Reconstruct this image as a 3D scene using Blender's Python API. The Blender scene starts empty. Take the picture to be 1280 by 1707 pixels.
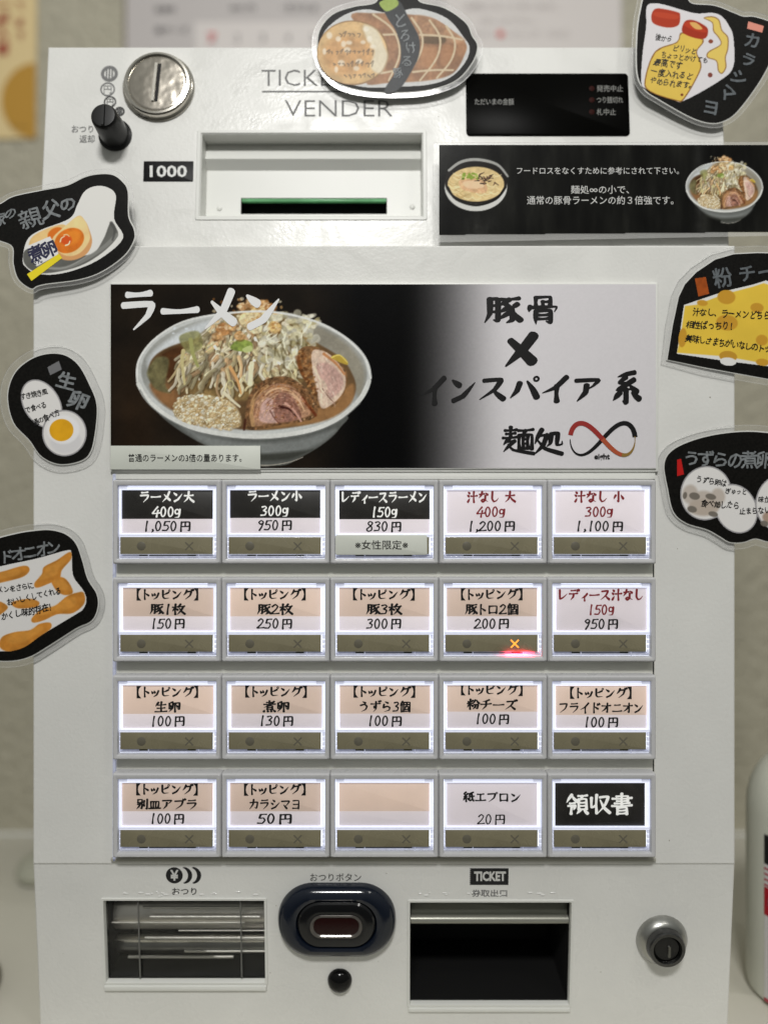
import bpy, math, random
import numpy as np
from mathutils import Vector, Matrix
random.seed(7)
RNG = np.random.default_rng(7)

# ------------------------------------------------------------------ camera, world, lamps
S = 1/3000.0          # one drawing unit = a third of a millimetre
D = 1233.0            # camera distance to the button faces, in drawing units
CX, CY = 640.0, 853.5
sc = bpy.context.scene
COL = sc.collection
cam = bpy.data.cameras.new('camera'); camo = bpy.data.objects.new('camera', cam); COL.objects.link(camo)
camo.location = (0, -D*S, 0); camo.rotation_euler = (math.radians(90), 0, 0)
cam.sensor_fit = 'VERTICAL'; cam.sensor_height = 24.0
cam.lens = 12.0/(853.5/D)
cam.clip_start = 0.01; cam.clip_end = 20
cam.dof.use_dof = True; cam.dof.focus_distance = (D-2)*S
cam.dof.aperture_fstop = (cam.lens/1000)/(50*S)
sc.camera = camo
sc.view_settings.view_transform = 'Standard'; sc.view_settings.look = 'None'
sc.view_settings.exposure = 0; sc.view_settings.gamma = 1
w = bpy.data.worlds.new('World'); sc.world = w; w.use_nodes = True
wn = w.node_tree.nodes; wl = w.node_tree.links
bg = wn['Background']
tc = wn.new('ShaderNodeTexCoord'); sx = wn.new('ShaderNodeSeparateXYZ'); mr = wn.new('ShaderNodeMapRange')
wl.new(tc.outputs['Generated'], sx.inputs[0]); wl.new(sx.outputs[2], mr.inputs[0])
mr.inputs[1].default_value = -0.7; mr.inputs[2].default_value = 0.8
rp = wn.new('ShaderNodeValToRGB'); wl.new(mr.outputs[0], rp.inputs[0])
rp.color_ramp.elements[0].color = (.05, .048, .04, 1); rp.color_ramp.elements[1].color = (.44, .45, .42, 1)
wl.new(rp.outputs[0], bg.inputs[0]); bg.inputs[1].default_value = 0.72

def area(name, loc, target, sx_, sy_, power, col):
    l = bpy.data.lights.new(name, 'AREA'); l.shape = 'RECTANGLE'; l.size = sx_; l.size_y = sy_
    l.energy = power; l.color = col
    o = bpy.data.objects.new(name, l); COL.objects.link(o); o.location = loc
    o.rotation_euler = (Vector(target)-Vector(loc)).to_track_quat('-Z', 'Y').to_euler()
    return o
area('ceiling_lamp', (-0.05, -1.06, 0.95), (0, 0, -0.02), 0.30, 0.13, 13.8, (1, .988, .962))
area('ceiling_lamp', (0.75, -0.9, 1.25), (0, 0.1, -0.05), 0.16, 0.12, 1.8, (1, .97, .92))

# ------------------------------------------------------------------ materials
def lin(c):
    return tuple((v/255/12.92 if v/255 <= .04045 else ((v/255+.055)/1.055)**2.4) for v in c)
MATS = {}
def mat(name, rgb=(200, 200, 200), rough=.5, metal=0, bump=0, bscale=300, var=0, vscale=20, emit=None, es=0,
        spec=.5, coat=0, alb=None, trans=0, ior=1.45, bdist=.0003):
    if name in MATS: return MATS[name]
    m = bpy.data.materials.new(name); m.use_nodes = True
    nt = m.node_tree; b = nt.nodes['Principled BSDF']
    c = alb if alb else lin(rgb)
    b.inputs['Base Color'].default_value = (*c, 1); b.inputs['Roughness'].default_value = rough
    b.inputs['Metallic'].default_value = metal; b.inputs['Specular IOR Level'].default_value = spec
    b.inputs['Coat Weight'].default_value = coat; b.inputs['Coat Roughness'].default_value = .08
    b.inputs['Transmission Weight'].default_value = trans; b.inputs['IOR'].default_value = ior
    if emit: b.inputs['Emission Color'].default_value = (*lin(emit), 1); b.inputs['Emission Strength'].default_value = es
    t = nt.nodes.new('ShaderNodeTexCoord')
    if var:
        n = nt.nodes.new('ShaderNodeTexNoise'); n.inputs['Scale'].default_value = vscale; n.inputs['Detail'].default_value = 6
        nt.links.new(t.outputs['Object'], n.inputs['Vector'])
        r = nt.nodes.new('ShaderNodeMapRange'); r.inputs[1].default_value = .3; r.inputs[2].default_value = .7
        r.inputs[3].default_value = 1-var; r.inputs[4].default_value = 1+var
        nt.links.new(n.outputs[0], r.inputs[0])
        h = nt.nodes.new('ShaderNodeVectorMath'); h.operation = 'SCALE'; h.inputs[0].default_value = c
        nt.links.new(r.outputs[0], h.inputs['Scale']); nt.links.new(h.outputs[0], b.inputs['Base Color'])
    if bump:
        n = nt.nodes.new('ShaderNodeTexNoise'); n.inputs['Scale'].default_value = bscale; n.inputs['Detail'].default_value = 3
        nt.links.new(t.outputs['Object'], n.inputs['Vector'])
        q = nt.nodes.new('ShaderNodeBump'); q.inputs['Strength'].default_value = bump; q.inputs['Distance'].default_value = bdist
        nt.links.new(n.outputs[0], q.inputs['Height']); nt.links.new(q.outputs[0], b.inputs['Normal'])
    MATS[name] = m; return m
def print_mat(name, rough=.35, coat=.0, bump=0, bscale=60, emit=0):
    """a printed sheet: ink colours come from the 'Col' attribute"""
    m = mat(name, (255, 255, 255), rough, coat=coat, bump=bump, bscale=bscale, spec=.16)
    nt = m.node_tree; b = nt.nodes['Principled BSDF']
    a = nt.nodes.new('ShaderNodeAttribute'); a.attribute_name = 'Col'
    nt.links.new(a.outputs[0], b.inputs['Base Color'])
    if emit:
        nt.links.new(a.outputs[0], b.inputs['Emission Color']); b.inputs['Emission Strength'].default_value = emit
    return m
def worn(m, lo, hi, scale):
    nt = m.node_tree; b = nt.nodes['Principled BSDF']; t = nt.nodes.new('ShaderNodeTexCoord'); n = nt.nodes.new('ShaderNodeTexNoise')
    n.inputs['Scale'].default_value = scale; n.inputs['Detail'].default_value = 8; n.inputs['Distortion'].default_value = 1.5
    r = nt.nodes.new('ShaderNodeMapRange'); r.inputs[1].default_value = .35; r.inputs[2].default_value = .65; r.inputs[3].default_value = lo; r.inputs[4].default_value = hi
    nt.links.new(t.outputs['Object'], n.inputs['Vector']); nt.links.new(n.outputs[0], r.inputs[0]); nt.links.new(r.outputs[0], b.inputs['Roughness'])
def glow_vary(m, lo, hi, base):
    nt = m.node_tree; b = nt.nodes['Principled BSDF']; o = nt.nodes.new('ShaderNodeObjectInfo'); r = nt.nodes.new('ShaderNodeMapRange')
    r.inputs[3].default_value = base*lo; r.inputs[4].default_value = base*hi
    nt.links.new(o.outputs['Random'], r.inputs[0]); nt.links.new(r.outputs[0], b.inputs['Emission Strength'])
def film_mat(name, haze=.07, rough=.1, white=(.9, .9, .88), bump=.15, ior=1.4):
    m = bpy.data.materials.new(name); m.use_nodes = True; nt = m.node_tree; nt.nodes.clear()
    out = nt.nodes.new('ShaderNodeOutputMaterial'); tr = nt.nodes.new('ShaderNodeBsdfTransparent')
    gl = nt.nodes.new('ShaderNodeBsdfGlossy'); gl.inputs['Roughness'].default_value = rough
    df = nt.nodes.new('ShaderNodeBsdfDiffuse'); df.inputs[0].default_value = (*white, 1)
    m1 = nt.nodes.new('ShaderNodeMixShader'); m1.inputs[0].default_value = haze
    nt.links.new(tr.outputs[0], m1.inputs[1]); nt.links.new(df.outputs[0], m1.inputs[2])
    fr = nt.nodes.new('ShaderNodeFresnel'); fr.inputs[0].default_value = ior
    m2 = nt.nodes.new('ShaderNodeMixShader'); nt.links.new(fr.outputs[0], m2.inputs[0])
    nt.links.new(m1.outputs[0], m2.inputs[1]); nt.links.new(gl.outputs[0], m2.inputs[2])
    nt.links.new(m2.outputs[0], out.inputs[0])
    t = nt.nodes.new('ShaderNodeTexCoord'); n = nt.nodes.new('ShaderNodeTexNoise'); n.inputs['Scale'].default_value = 70
    nt.links.new(t.outputs['Object'], n.inputs['Vector'])
    q = nt.nodes.new('ShaderNodeBump'); q.inputs['Strength'].default_value = bump; q.inputs['Distance'].default_value = .001
    nt.links.new(n.outputs[0], q.inputs['Height']); nt.links.new(q.outputs[0], gl.inputs['Normal']); nt.links.new(q.outputs[0], fr.inputs['Normal'])
    MATS[name] = m; return m

WHITE = mat('painted_steel', alb=(.72, .718, .69), rough=.30, bump=.5, bscale=520, var=.05, vscale=14, bdist=.0002)
WHITE2 = mat('white_plastic', alb=(.70, .705, .67), rough=.4, var=.02, vscale=20)
CHAN = mat('channel_plastic', alb=(.66, .66, .60), rough=.35, var=.03)
BEZ = mat('grey_bezel_plastic', alb=(.53, .53, .54), rough=.28, bump=.05)
BLACKGLOSS = mat('black_gloss', (9, 9, 9), rough=.12, spec=.3)
DISPLAY = mat('display_black', (7, 7, 6), rough=.3, spec=.02)
BLACKINK = mat('black_ink', (16, 15, 16), rough=.5, spec=.25)
BLACKCARD = mat('black_card', (17, 16, 14), rough=.42, var=.5, vscale=900, spec=.12)
GREYINK = mat('grey_ink', (125, 127, 128), rough=.6)
BACKWHITE = mat('backlit_white_print', alb=(.7, .7, .68), rough=.5, emit=(235, 235, 230), es=.42)
WHITEINK = mat('white_ink', alb=(.72, .72, .70), rough=.5)
REDINK = mat('red_ink', (135, 18, 28), rough=.5)
CHALK = mat('grey_marker', (118, 122, 124), rough=.6, var=.35, vscale=500)
NAVY = mat('navy_ink', (22, 22, 62), rough=.5)
WALL = mat('wallpaper', alb=(.41, .385, .30), rough=.8, bump=1, bscale=130, var=.04, vscale=9, bdist=.006)
COUNTER = mat('counter_top', alb=(.60, .58, .50), rough=.4, var=.06, vscale=8)
STEEL = mat('brushed_steel', alb=(.62, .59, .53), rough=.23, metal=1, bump=.1, bscale=200)
DARKSTEEL = mat('dark_steel', alb=(.22, .22, .21), rough=.3, metal=1)
BLACKRUB = mat('black_rubber', (12, 12, 12), rough=.35)
HOLE = mat('dark_interior', (6, 6, 6), rough=.7)
OLIVE = mat('status_mirror', alb=(.20, .18, .115), rough=.22, var=.12, vscale=60, spec=.6)
OLIVEMARK = mat('status_mark', alb=(.125, .115, .085), rough=.4)
GLOW = mat('backlight_diffuser', (235, 240, 255), rough=.5, emit=(244, 247, 255), es=1.0)
ICE = mat('clear_lit_plastic', alb=(.62, .64, .72), rough=.15, emit=(222, 227, 255), es=.35, var=.12, vscale=300)
ICEDIM = mat('clear_plastic_tray', alb=(.42, .44, .52), rough=.15, emit=(205, 210, 245), es=.18, var=.25, vscale=400)
DARKGREEN = mat('circuit_dark', (20, 34, 26), rough=.3)
LITRED = mat('lit_red', (255, 40, 50), rough=.3, emit=(255, 25, 45), es=1.6)
LITX = mat('lit_orange', (255, 150, 60), rough=.3, emit=(255, 150, 55), es=1.5)
CARDTAN = mat('label_tan', alb=(.60, .49, .42), rough=.6, emit=(228, 200, 180), es=.26, var=.05, vscale=60)
CARDLIL = mat('label_white', alb=(.63, .58, .60), rough=.6, emit=(232, 224, 228), es=.27, var=.03, vscale=60)
CARDBLK = mat('label_black', alb=(.016, .014, .012), rough=.4, var=.4, vscale=120)
NOTE = mat('note_paper', alb=(.62, .64, .58), rough=.5, var=.04, vscale=50)
FILM = film_mat('laminate_film', .05, .12)
FILMEDGE = film_mat('laminate_edge', .17, .25)
CLEAR = film_mat('clear_cover', .008, .05, bump=.05, ior=1.25)
ACRYL = film_mat('smoked_flap', .012, .06, (.6, .6, .55), bump=.2, ior=1.22)
PRINT = print_mat('printed_laminate', .22, 0, bump=.25, bscale=45)
PRINTM = print_mat('printed_card', .38)

worn(WHITE, .20, .44, 28); worn(BEZ, .2, .4, 60); worn(OLIVE, .16, .36, 90)
glow_vary(GLOW, .75, 1.05, 1.0); glow_vary(CARDTAN, .75, 1.25, .26); glow_vary(CARDLIL, .8, 1.2, .27)
# ------------------------------------------------------------------ frames: flat local planes measured in drawing units
class Fr:
    def __init__(s, o, u, v):
        s.o = Vector(o); s.u = Vector(u).normalized(); s.n = s.u.cross(Vector(v)).normalized(); s.v = s.n.cross(s.u)
    def loc(s, px, py, h=0):
        c = Vector((0, -D, 0)); r = Vector((px-CX, D, CY-py)); t = s.n.dot(s.o+s.n*h-c)/s.n.dot(r)
        q = c+r*t-s.o; return (q.dot(s.u), q.dot(s.v))
    def w(s, a, b, z=0):
        return (s.o+s.u*a+s.v*b+s.n*z)*S
    def locn(s, X, Y, h=0):
        n = np.array(s.n); o = np.array(s.o); R = np.stack([X-CX, np.full_like(X, D), CY-Y], -1); c = np.array([0, -D, 0.])
        t = (n@(o+n*h-c))/(R@n); P = c+R*t[..., None]; return P
def front(d): return Fr((0, d, 0), (1, 0, 0), (0, 0, 1))
def tilt(py0, d0, py1, d1):          # py0 lower picture line, py1 upper
    p0 = Vector((0, d0, (CY-py0)*(D+d0)/D)); p1 = Vector((0, d1, (CY-py1)*(D+d1)/D))
    return Fr(p0, (1, 0, 0), p1-p0)
def leaning(px, py, d, yaw=0, pitch=0):
    k = (D+d)/D; o = Vector(((px-CX)*k, d, (CY-py)*k)); R = Matrix.Rotation(yaw, 3, 'Z') @ Matrix.Rotation(pitch, 3, 'X')
    return Fr(o, R @ Vector((1, 0, 0)), R @ Vector((0, 0, 1)))

class M:
    def __init__(s): s.v = []; s.f = []
    def add(s, vs, fs):
        k = len(s.v); s.v += [tuple(x) for x in vs]; s.f += [tuple(i+k for i in f) for f in fs]; return s
    def build(s, name, material, parent=None, smooth=True, loc=None):
        me = bpy.data.meshes.new(name)
        if parent is None and loc is None:
            a = np.array(s.v); loc = Vector(((a[:, 0].min()+a[:, 0].max())/2, (a[:, 1].min()+a[:, 1].max())/2, a[:, 2].min()))
        base = Vector(parent['_w']) if parent is not None else loc
        me.from_pydata([tuple(Vector(v)-base) for v in s.v], [], s.f)
        me.materials.append(material)
        if smooth:
            me.shade_smooth(); me.set_sharp_from_angle(angle=math.radians(32))
        o = bpy.data.objects.new(name, me); COL.objects.link(o)
        if parent is not None: o.parent = parent
        else: o.location = loc
        o['_w'] = tuple(base)
        return o
def tag(o, label=None, cat=None, group=None, kind=None):
    if label: o['label'] = label
    if cat: o['category'] = cat
    if group: o['group'] = group
    if kind: o['kind'] = kind
    return o
def empty(name, locv, parent=None):
    o = bpy.data.objects.new(name, None); COL.objects.link(o); o.empty_display_size = .01
    if parent is not None:
        o.parent = parent; o.location = Vector(locv)-Vector(parent['_w'])
    else: o.location = locv
    o['_w'] = tuple(locv); return o

def rloop(a0, b0, a1, b1, r=0, n=4):
    if a0 > a1: a0, a1 = a1, a0
    if b0 > b1: b0, b1 = b1, b0
    r = max(0.01, min(r, (a1-a0)/2-.01, (b1-b0)/2-.01)); out = []
    for cx, cy, t0 in ((a1-r, b1-r, 0), (a0+r, b1-r, 90), (a0+r, b0+r, 180), (a1-r, b0+r, 270)):
        for k in range(n+1):
            t = math.radians(t0+90*k/n); out.append((cx+r*math.cos(t), cy+r*math.sin(t)))
    return out
def cloop(a, b, r, n=40, ry=None):
    ry = ry or r
    return [(a+r*math.cos(2*math.pi*k/n), b+ry*math.sin(2*math.pi*k/n)) for k in range(n)]
def loft(m, F, loops, cap0=False, cap1=False):
    """loops: list of (points2d, z), same count"""
    n = len(loops[0][0]); vs = []; fs = []
    for pts, z in loops: vs += [F.w(a, b, z) for a, b in pts]
    for i in range(len(loops)-1):
        for k in range(n):
            fs.append((i*n+k, i*n+(k+1) % n, (i+1)*n+(k+1) % n, (i+1)*n+k))
    if cap0: fs.append(tuple(reversed(range(n))))
    if cap1: fs.append(tuple((len(loops)-1)*n+k for k in range(n)))
    return m.add(vs, fs)
def rectpx(F, x0, y0, x1, y1, h=0):
    a0, b1 = F.loc(x0, y0, h); a1, b0 = F.loc(x1, y1, h); return [a0, b0, a1, b1]
def ins(R, k): return [R[0]+k, R[1]+k, R[2]-k, R[3]-k]
def slab(m, F, R, z0, z1, r=0, bev=.8, n=4):
    """solid plate from z0 up to z1 with a softened front edge"""
    bev = min(bev, (z1-z0)*.5)
    return loft(m, F, [(rloop(*R, r, n), z0), (rloop(*R, r, n), z1-bev), (rloop(*ins(R, bev*.35), max(r-bev*.35, 0), n), z1-bev*.3),
                       (rloop(*ins(R, bev), max(r-bev, 0), n), z1)], cap0=True, cap1=True)
def quad(m, F, R, z): return m.add([F.w(R[0], R[1], z), F.w(R[2], R[1], z), F.w(R[2], R[3], z), F.w(R[0], R[3], z)], [(0, 1, 2, 3)])

def catmull(P, closed=True, k=6):
    P = [np.array(p, float) for p in P]; n = len(P); out = []
    rng = range(n) if closed else range(n-1)
    for i in rng:
        g = (lambda j: P[j % n]) if closed else (lambda j: P[min(max(j, 0), n-1)])
        p0, p1, p2, p3 = g(i-1), g(i), g(i+1), g(i+2)
        for j in range(k):
            t = j/k
            out.append(tuple(.5*((2*p1)+(-p0+p2)*t+(2*p0-5*p1+4*p2-p3)*t*t+(-p0+3*p1-3*p2+p3)*t**3)))
    if not closed: out.append(tuple(P[-1]))
    return out
def grow(P, d):
    P = np.array(P, float); A = 0.5*np.sum(P[:, 0]*np.roll(P[:, 1], -1)-np.roll(P[:, 0], -1)*P[:, 1])
    T = np.roll(P, -1, 0)-np.roll(P, 1, 0); N = np.stack([T[:, 1], -T[:, 0]], 1)*np.sign(A)
    N /= np.linalg.norm(N, axis=1)[:, None]+1e-9
    for _ in range(3): N = (N+np.roll(N, 1, 0)+np.roll(N, -1, 0)); N /= np.linalg.norm(N, axis=1)[:, None]+1e-9
    return [tuple(p) for p in P+N*d]
def polyplate(m, F, P, z0, z1, h=None):
    """solid plate with a traced outline given in picture points"""
    L = [F.loc(x, y, z1 if h is None else h) for x, y in P]
    A = sum(L[i][0]*L[(i+1) % len(L)][1]-L[(i+1) % len(L)][0]*L[i][1] for i in range(len(L)))
    if A < 0: L.reverse()
    return loft(m, F, [(L, z0), (L, z1)], cap0=True, cap1=True)

# ------------------------------------------------------------------ brush lettering: strokes with width, 0-100 box, y down
G = {
'ラ': 'n 22,16 80,12;p 12,40 84,36 74,62 38,94', 'ー': 'n 8,52 94,48', 'メ': 'p 74,8 54,52 10,92;g 26,32 80,78',
'ン': 'g 12,18 38,36;p 18,88 52,72 90,26', '大': 'n 10,40 90,36;p 50,6 47,42 34,70 6,92;g 48,44 66,70 96,90',
'小': 'h 50,8 50,90 36,80;p 26,36 8,68;g 72,34 92,64', 'レ': 'p 24,10 24,84 54,72 92,40',
'デ': 'n 24,16 64,14;n 8,42 84,38;p 48,42 44,66 20,92;g 76,6 83,19;g 90,2 97,15', 'ィ': 'p 82,40 60,62 26,78;n 56,62 56,98',
'ス': 'p 18,22 76,17 56,54 8,90;g 50,56 86,88', '汁': 'g 14,10 28,22;g 6,34 22,46;p 10,92 28,62;n 38,44 96,40;n 66,8 66,94',
'な': 'n 12,30 58,25;p 38,8 30,36 8,60;g 68,18 88,34;p 66,40 64,76 44,92 30,80 48,68 90,90', 'し': 'p 30,8 26,66 42,90 64,82 84,60',
'ト': 'n 40,8 40,94;g 42,38 78,60', 'ッ': 'g 18,44 28,62;g 42,40 50,58;p 84,40 68,76 34,96',
'ピ': 'p 78,32 52,44 28,52;p 26,14 26,72 40,86 84,82;o 84,15 8', 'グ': 'p 38,12 30,34 8,58;p 36,26 80,22 68,60 24,94;g 78,4 86,16;g 91,0 98,12',
'ロ': 'n 20,22 22,86;n 20,24 82,21 79,86;n 22,80 78,78', 'チ': 'p 78,8 50,20 22,24;n 8,48 94,42;p 52,22 52,62 22,96',
'ズ': 'p 16,22 70,17 52,54 6,90;g 48,56 84,88;g 76,4 84,16;g 90,0 97,12', 'フ': 'p 16,20 84,16 70,58 22,94',
'ド': 'n 36,8 36,94;g 38,38 74,60;g 62,12 70,26;g 78,6 86,20', 'オ': 'n 8,32 92,28;h 60,8 62,90 48,82;p 58,34 38,62 8,82',
'ニ': 'n 24,26 78,23;n 8,80 94,76', 'カ': 'h 12,36 86,30 76,86 58,78;p 46,8 42,50 8,94', 'シ': 'g 26,12 46,26;g 10,38 30,50;p 18,90 54,76 94,34',
'マ': 'p 10,24 88,20 66,52 42,70;g 32,54 64,86', 'ヨ': 'n 22,18 78,16 76,88;n 26,50 76,48;n 20,84 78,82',
'ブ': 'p 12,24 78,20 66,60 20,94;g 76,2 84,14;g 91,-2 98,10', 'エ': 'n 22,24 78,21;n 50,24 50,78;n 6,82 94,78',
'プ': 'p 12,22 78,18 66,58 20,94;o 90,12 8', 'ア': 'p 12,20 88,16 70,38 54,50;p 48,36 46,62 20,94', 'イ': 'p 84,8 50,46 8,66;n 54,40 56,96',
'パ': 'p 34,30 26,58 6,84;g 58,24 78,54 92,82;o 87,15 8', 'う': 'g 36,8 64,20;p 18,42 56,32 78,50 66,78 28,96',
'ず': 'n 8,28 92,23;p 54,8 56,58 42,64 38,48 54,46 58,70 32,96;g 76,-2 82,8;g 89,-5 96,5', 'ら': 'g 34,8 62,20;p 26,32 20,62 52,48 78,58 74,82 30,96',
'0': 'c 54,9 36,22 29,58 42,91 62,80 71,40', '1': 'n 58,8 50,94', '2': 'n 28,28 52,8 74,26 54,58 20,90;n 20,90 84,86', '3': 'n 32,16 60,9 74,24 48,46;n 48,46 72,58 62,86 22,88',
'4': 'n 62,8 16,66;n 16,66 90,60;n 66,40 54,96', '5': 'n 84,11 42,13;n 42,13 32,46 62,42 74,64 56,90 20,88', '8': 'c 72,20 46,8 34,28 64,54 64,82 36,92 22,74 50,50',
'9': 'n 76,30 54,44 34,26 56,8 78,22 62,66 42,96', '7': 'n 20,14 80,12 44,94', 'g': 'c 60,36 42,28 27,42 32,64 52,66 63,52;p 70,28 68,66 60,96 24,98', ',': 'p 54,82 60,92 44,108',
'円': 'n 18,14 16,96;h 18,16 86,13 86,92 68,84;n 50,16 50,50;n 20,54 84,50', '生': 'p 30,10 8,46;n 24,34 86,29;n 20,62 80,58;n 52,6 52,90;n 4,92 96,88',
'卵': 'p 40,8 14,20;n 14,20 12,70 38,58;p 42,18 38,62 10,96;g 22,36 30,52;n 60,18 58,96;h 60,20 92,15 90,74 74,66;g 70,36 78,52',
'煮': 'n 26,16 72,13;n 48,2 48,30;n 6,32 94,28;p 84,6 50,40 8,60;n 34,44 34,76;n 34,46 72,43 72,76;n 36,59 70,57;n 36,74 72,72;g 14,82 8,96;g 34,82 40,95;g 58,80 66,94;g 78,78 94,94',
'皿': 'n 18,28 22,82;n 18,28 84,25 78,82;n 40,28 40,82;n 60,28 60,82;n 2,88 98,84', '枚': 'n 4,32 46,27;n 26,4 26,96;p 26,36 4,68;g 28,42 44,56;p 64,4 46,38;n 56,26 94,21;p 84,26 68,62 40,96;g 54,38 72,68 98,92',
'個': 'p 26,4 4,44;n 18,30 18,96;n 36,14 36,94;n 36,14 92,11 90,94;n 46,34 82,31;n 64,20 64,50;n 50,52 50,76;n 50,52 80,49 79,76;n 50,75 79,73;n 38,91 90,88',
'豚': 'p 16,10 16,62 2,94;h 16,12 38,10 38,90 26,84;n 18,34 36,33;n 18,56 36,55;n 46,12 96,8;p 70,12 44,34;h 56,26 76,46 78,84 62,94;p 68,40 44,58;p 74,56 42,82;p 92,28 76,44;g 76,48 84,68 100,86',
'骨': 'n 28,8 28,40;n 28,8 74,5 72,38;n 50,22 50,38;n 50,22 71,21;p 10,38 6,56;p 10,42 94,38 86,56;p 28,54 28,98;h 28,54 74,51 74,94 60,88;n 30,67 72,65;n 30,80 72,78',
'系': 'p 78,4 24,18;n 50,18 28,36 58,40;p 76,26 22,60 76,54;g 62,44 84,64;h 50,56 50,98 40,92;p 32,66 10,90;g 68,66 92,86',
'麺': 'n 8,14 46,11;n 12,26 42,23;n 27,2 27,38;n 2,40 50,36;p 24,40 4,64;n 18,52 40,49;p 40,50 4,88;g 18,62 34,82 100,94;n 50,14 98,10;p 74,14 64,28;n 54,30 54,78;n 54,30 94,27 93,78;n 67,30 67,76;n 81,30 81,76;n 68,44 80,43;n 68,59 80,58;n 54,77 93,75',
'処': 'p 30,4 6,56;n 22,26 48,23;p 46,26 34,62 4,94;g 16,44 40,74 98,92;p 62,20 58,54 46,66;p 62,20 84,17 80,60 98,58 98,46',
'別': 'n 12,12 12,38;n 12,12 46,9 46,38;n 14,37 46,34;h 8,52 48,49 44,90 30,82;p 30,40 24,66 2,94;n 64,20 64,66;h 88,6 88,94 74,86',
'粉': 'g 6,22 16,36;p 46,16 34,34;n 2,44 50,40;n 26,6 26,94;p 24,46 2,78;g 30,50 48,68;p 66,12 52,42;g 76,10 84,28 98,42;h 54,54 90,51 84,88 70,82;p 70,54 66,74 46,94',
'紙': 'p 26,4 8,22 28,30;p 42,18 8,50 46,45;n 27,46 27,92;p 14,60 2,82;g 38,56 48,72;p 90,6 54,18;n 57,18 57,86 78,74;n 57,46 96,41;p 74,14 80,62 92,92 98,72',
'領': 'p 26,4 2,42;g 26,8 36,24 52,38;n 16,46 40,43;h 8,58 42,55 34,76;n 26,58 22,96;n 54,10 96,7;p 74,10 66,24;n 58,26 58,74;n 58,26 92,24 92,74;n 60,42 90,41;n 60,57 90,56;n 58,73 92,72;p 66,76 48,96;g 80,76 98,94',
'収': 'n 14,20 14,68 36,56;n 38,6 38,94;p 52,18 92,14 76,56 44,94;g 54,30 70,66 98,92',
'書': 'n 24,14 78,11 76,36;n 6,24 96,20;n 26,36 78,33;n 50,0 50,58;n 16,47 86,44;n 4,59 96,55;n 30,68 30,98;n 30,68 72,66 72,98;n 32,81 70,79;n 30,95 72,93',
'×': 'p 82,4 54,46 10,96;k 22,20 50,50 78,82', '・': 'o 50,50 6',
}
HALF = {c: .62 for c in '0123456789'}; HALF.update({',': .36, 'g': .62, ' ': .35, '【': .42, '】': .42, 'ィ': .8, 'ッ': .85, 'ト': .8})
def ribbon(pts, kind, wd, closed=False):
    """list of (x,y,w) samples -> verts, faces in glyph space"""
    if kind == 'o': return pts
    P = np.array(catmull_soft(pts, closed)); n = len(P)
    T = np.gradient(P, axis=0) if not closed else np.roll(P, -1, 0)-np.roll(P, 1, 0)
    T /= np.linalg.norm(T, axis=1)[:, None]+1e-9; N = np.stack([-T[:, 1], T[:, 0]], 1)
    dist = np.r_[0, np.cumsum(np.linalg.norm(np.diff(P, axis=0), axis=1))]; t = dist/dist[-1]
    if kind == 'p': W = 1.12-.16*t-.74*np.clip((t-.45)/.55, 0, 1)**1.3
    elif kind == 'g': W = .42+.86*np.sin(np.clip(t*1.15, 0, 1)*1.5)
    elif kind == 'h': W = 1.0-.65*np.clip((t-.82)/.18, 0, 1)
    elif kind == 'k': W = .8+.5*t
    elif kind == 'c': W = np.full(n, .86)
    else: W = 1.12-.36*np.sin(math.pi*t)
    W = W*(0.80+.30*np.abs(T[:, 1]))*wd/2
    return P, N, T, W
def catmull_soft(pts, closed):
    P = np.array(pts, float)
    if closed: return catmull(P, True, 5)
    if len(P) == 2:                                     # a slight brush bow
        d = P[1]-P[0]; mdl = (P[0]+P[1])/2+np.array([-d[1], d[0]])*.03
        return catmull([P[0], mdl, P[1]], False, 3)
    out = []                                            # keep corners fairly crisp: pull extra points close to them
    Q = [P[0]]
    for i in range(1, len(P)-1):
        Q += [P[i]+(P[i-1]-P[i])*.16, P[i]+(P[i+1]-P[i])*.16]
    Q.append(P[-1]); return catmull(Q, False, 4)
def glyph(ch, wd):
    """-> list of (verts2d, faces) in a 0-100 box"""
    res = []
    if ch in '【】':
        p = [(100, 0), (44, 0), (44, 100), (100, 100), (72, 76), (66, 50), (72, 24)]
        if ch == '】': p = [(100-x, y) for x, y in p]
        return [(p, [tuple(range(7))])]
    for st in G[ch].split(';'):
        kd, *c = st.split(' '); pts = [tuple(map(float, q.split(','))) for q in c if ',' in q]
        if kd == 'o':
            x, y = pts[0]; r = float(c[1]); n = 12; vs = []; fs = []
            for k in range(n):
                a = 2*math.pi*k/n; vs += [(x+(r+wd*.2)*math.cos(a), y+(r+wd*.2)*math.sin(a)), (x+max(r-wd*.25, 0)*math.cos(a), y+max(r-wd*.25, 0)*math.sin(a))]
                fs.append((2*k, 2*k+1, (2*k+3) % (2*n), (2*k+2) % (2*n)))
            res.append((vs, fs)); continue
        cl = kd == 'c'; P, N, T, W = ribbon(pts, kd, wd, cl); n = len(P); vs = []; fs = []
        for k in range(n): vs += [tuple(P[k]+N[k]*W[k]), tuple(P[k]-N[k]*W[k])]
        for k in range(n if cl else n-1): fs.append((2*k, 2*k+1, (2*k+3) % (2*n), (2*k+2) % (2*n)))
        if not cl:
            for e, sg in ((0, -1), (n-1, 1)):           # rounded, slightly slanted ends
                b = len(vs); a = [P[e]+N[e]*W[e]*math.cos(q)+T[e]*sg*W[e]*.75*math.sin(q) for q in np.linspace(0, math.pi, 6)]
                vs += [tuple(x) for x in a]; fs.append(tuple(range(b, b+6)))
        res.append((vs, fs))
    return res
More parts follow.
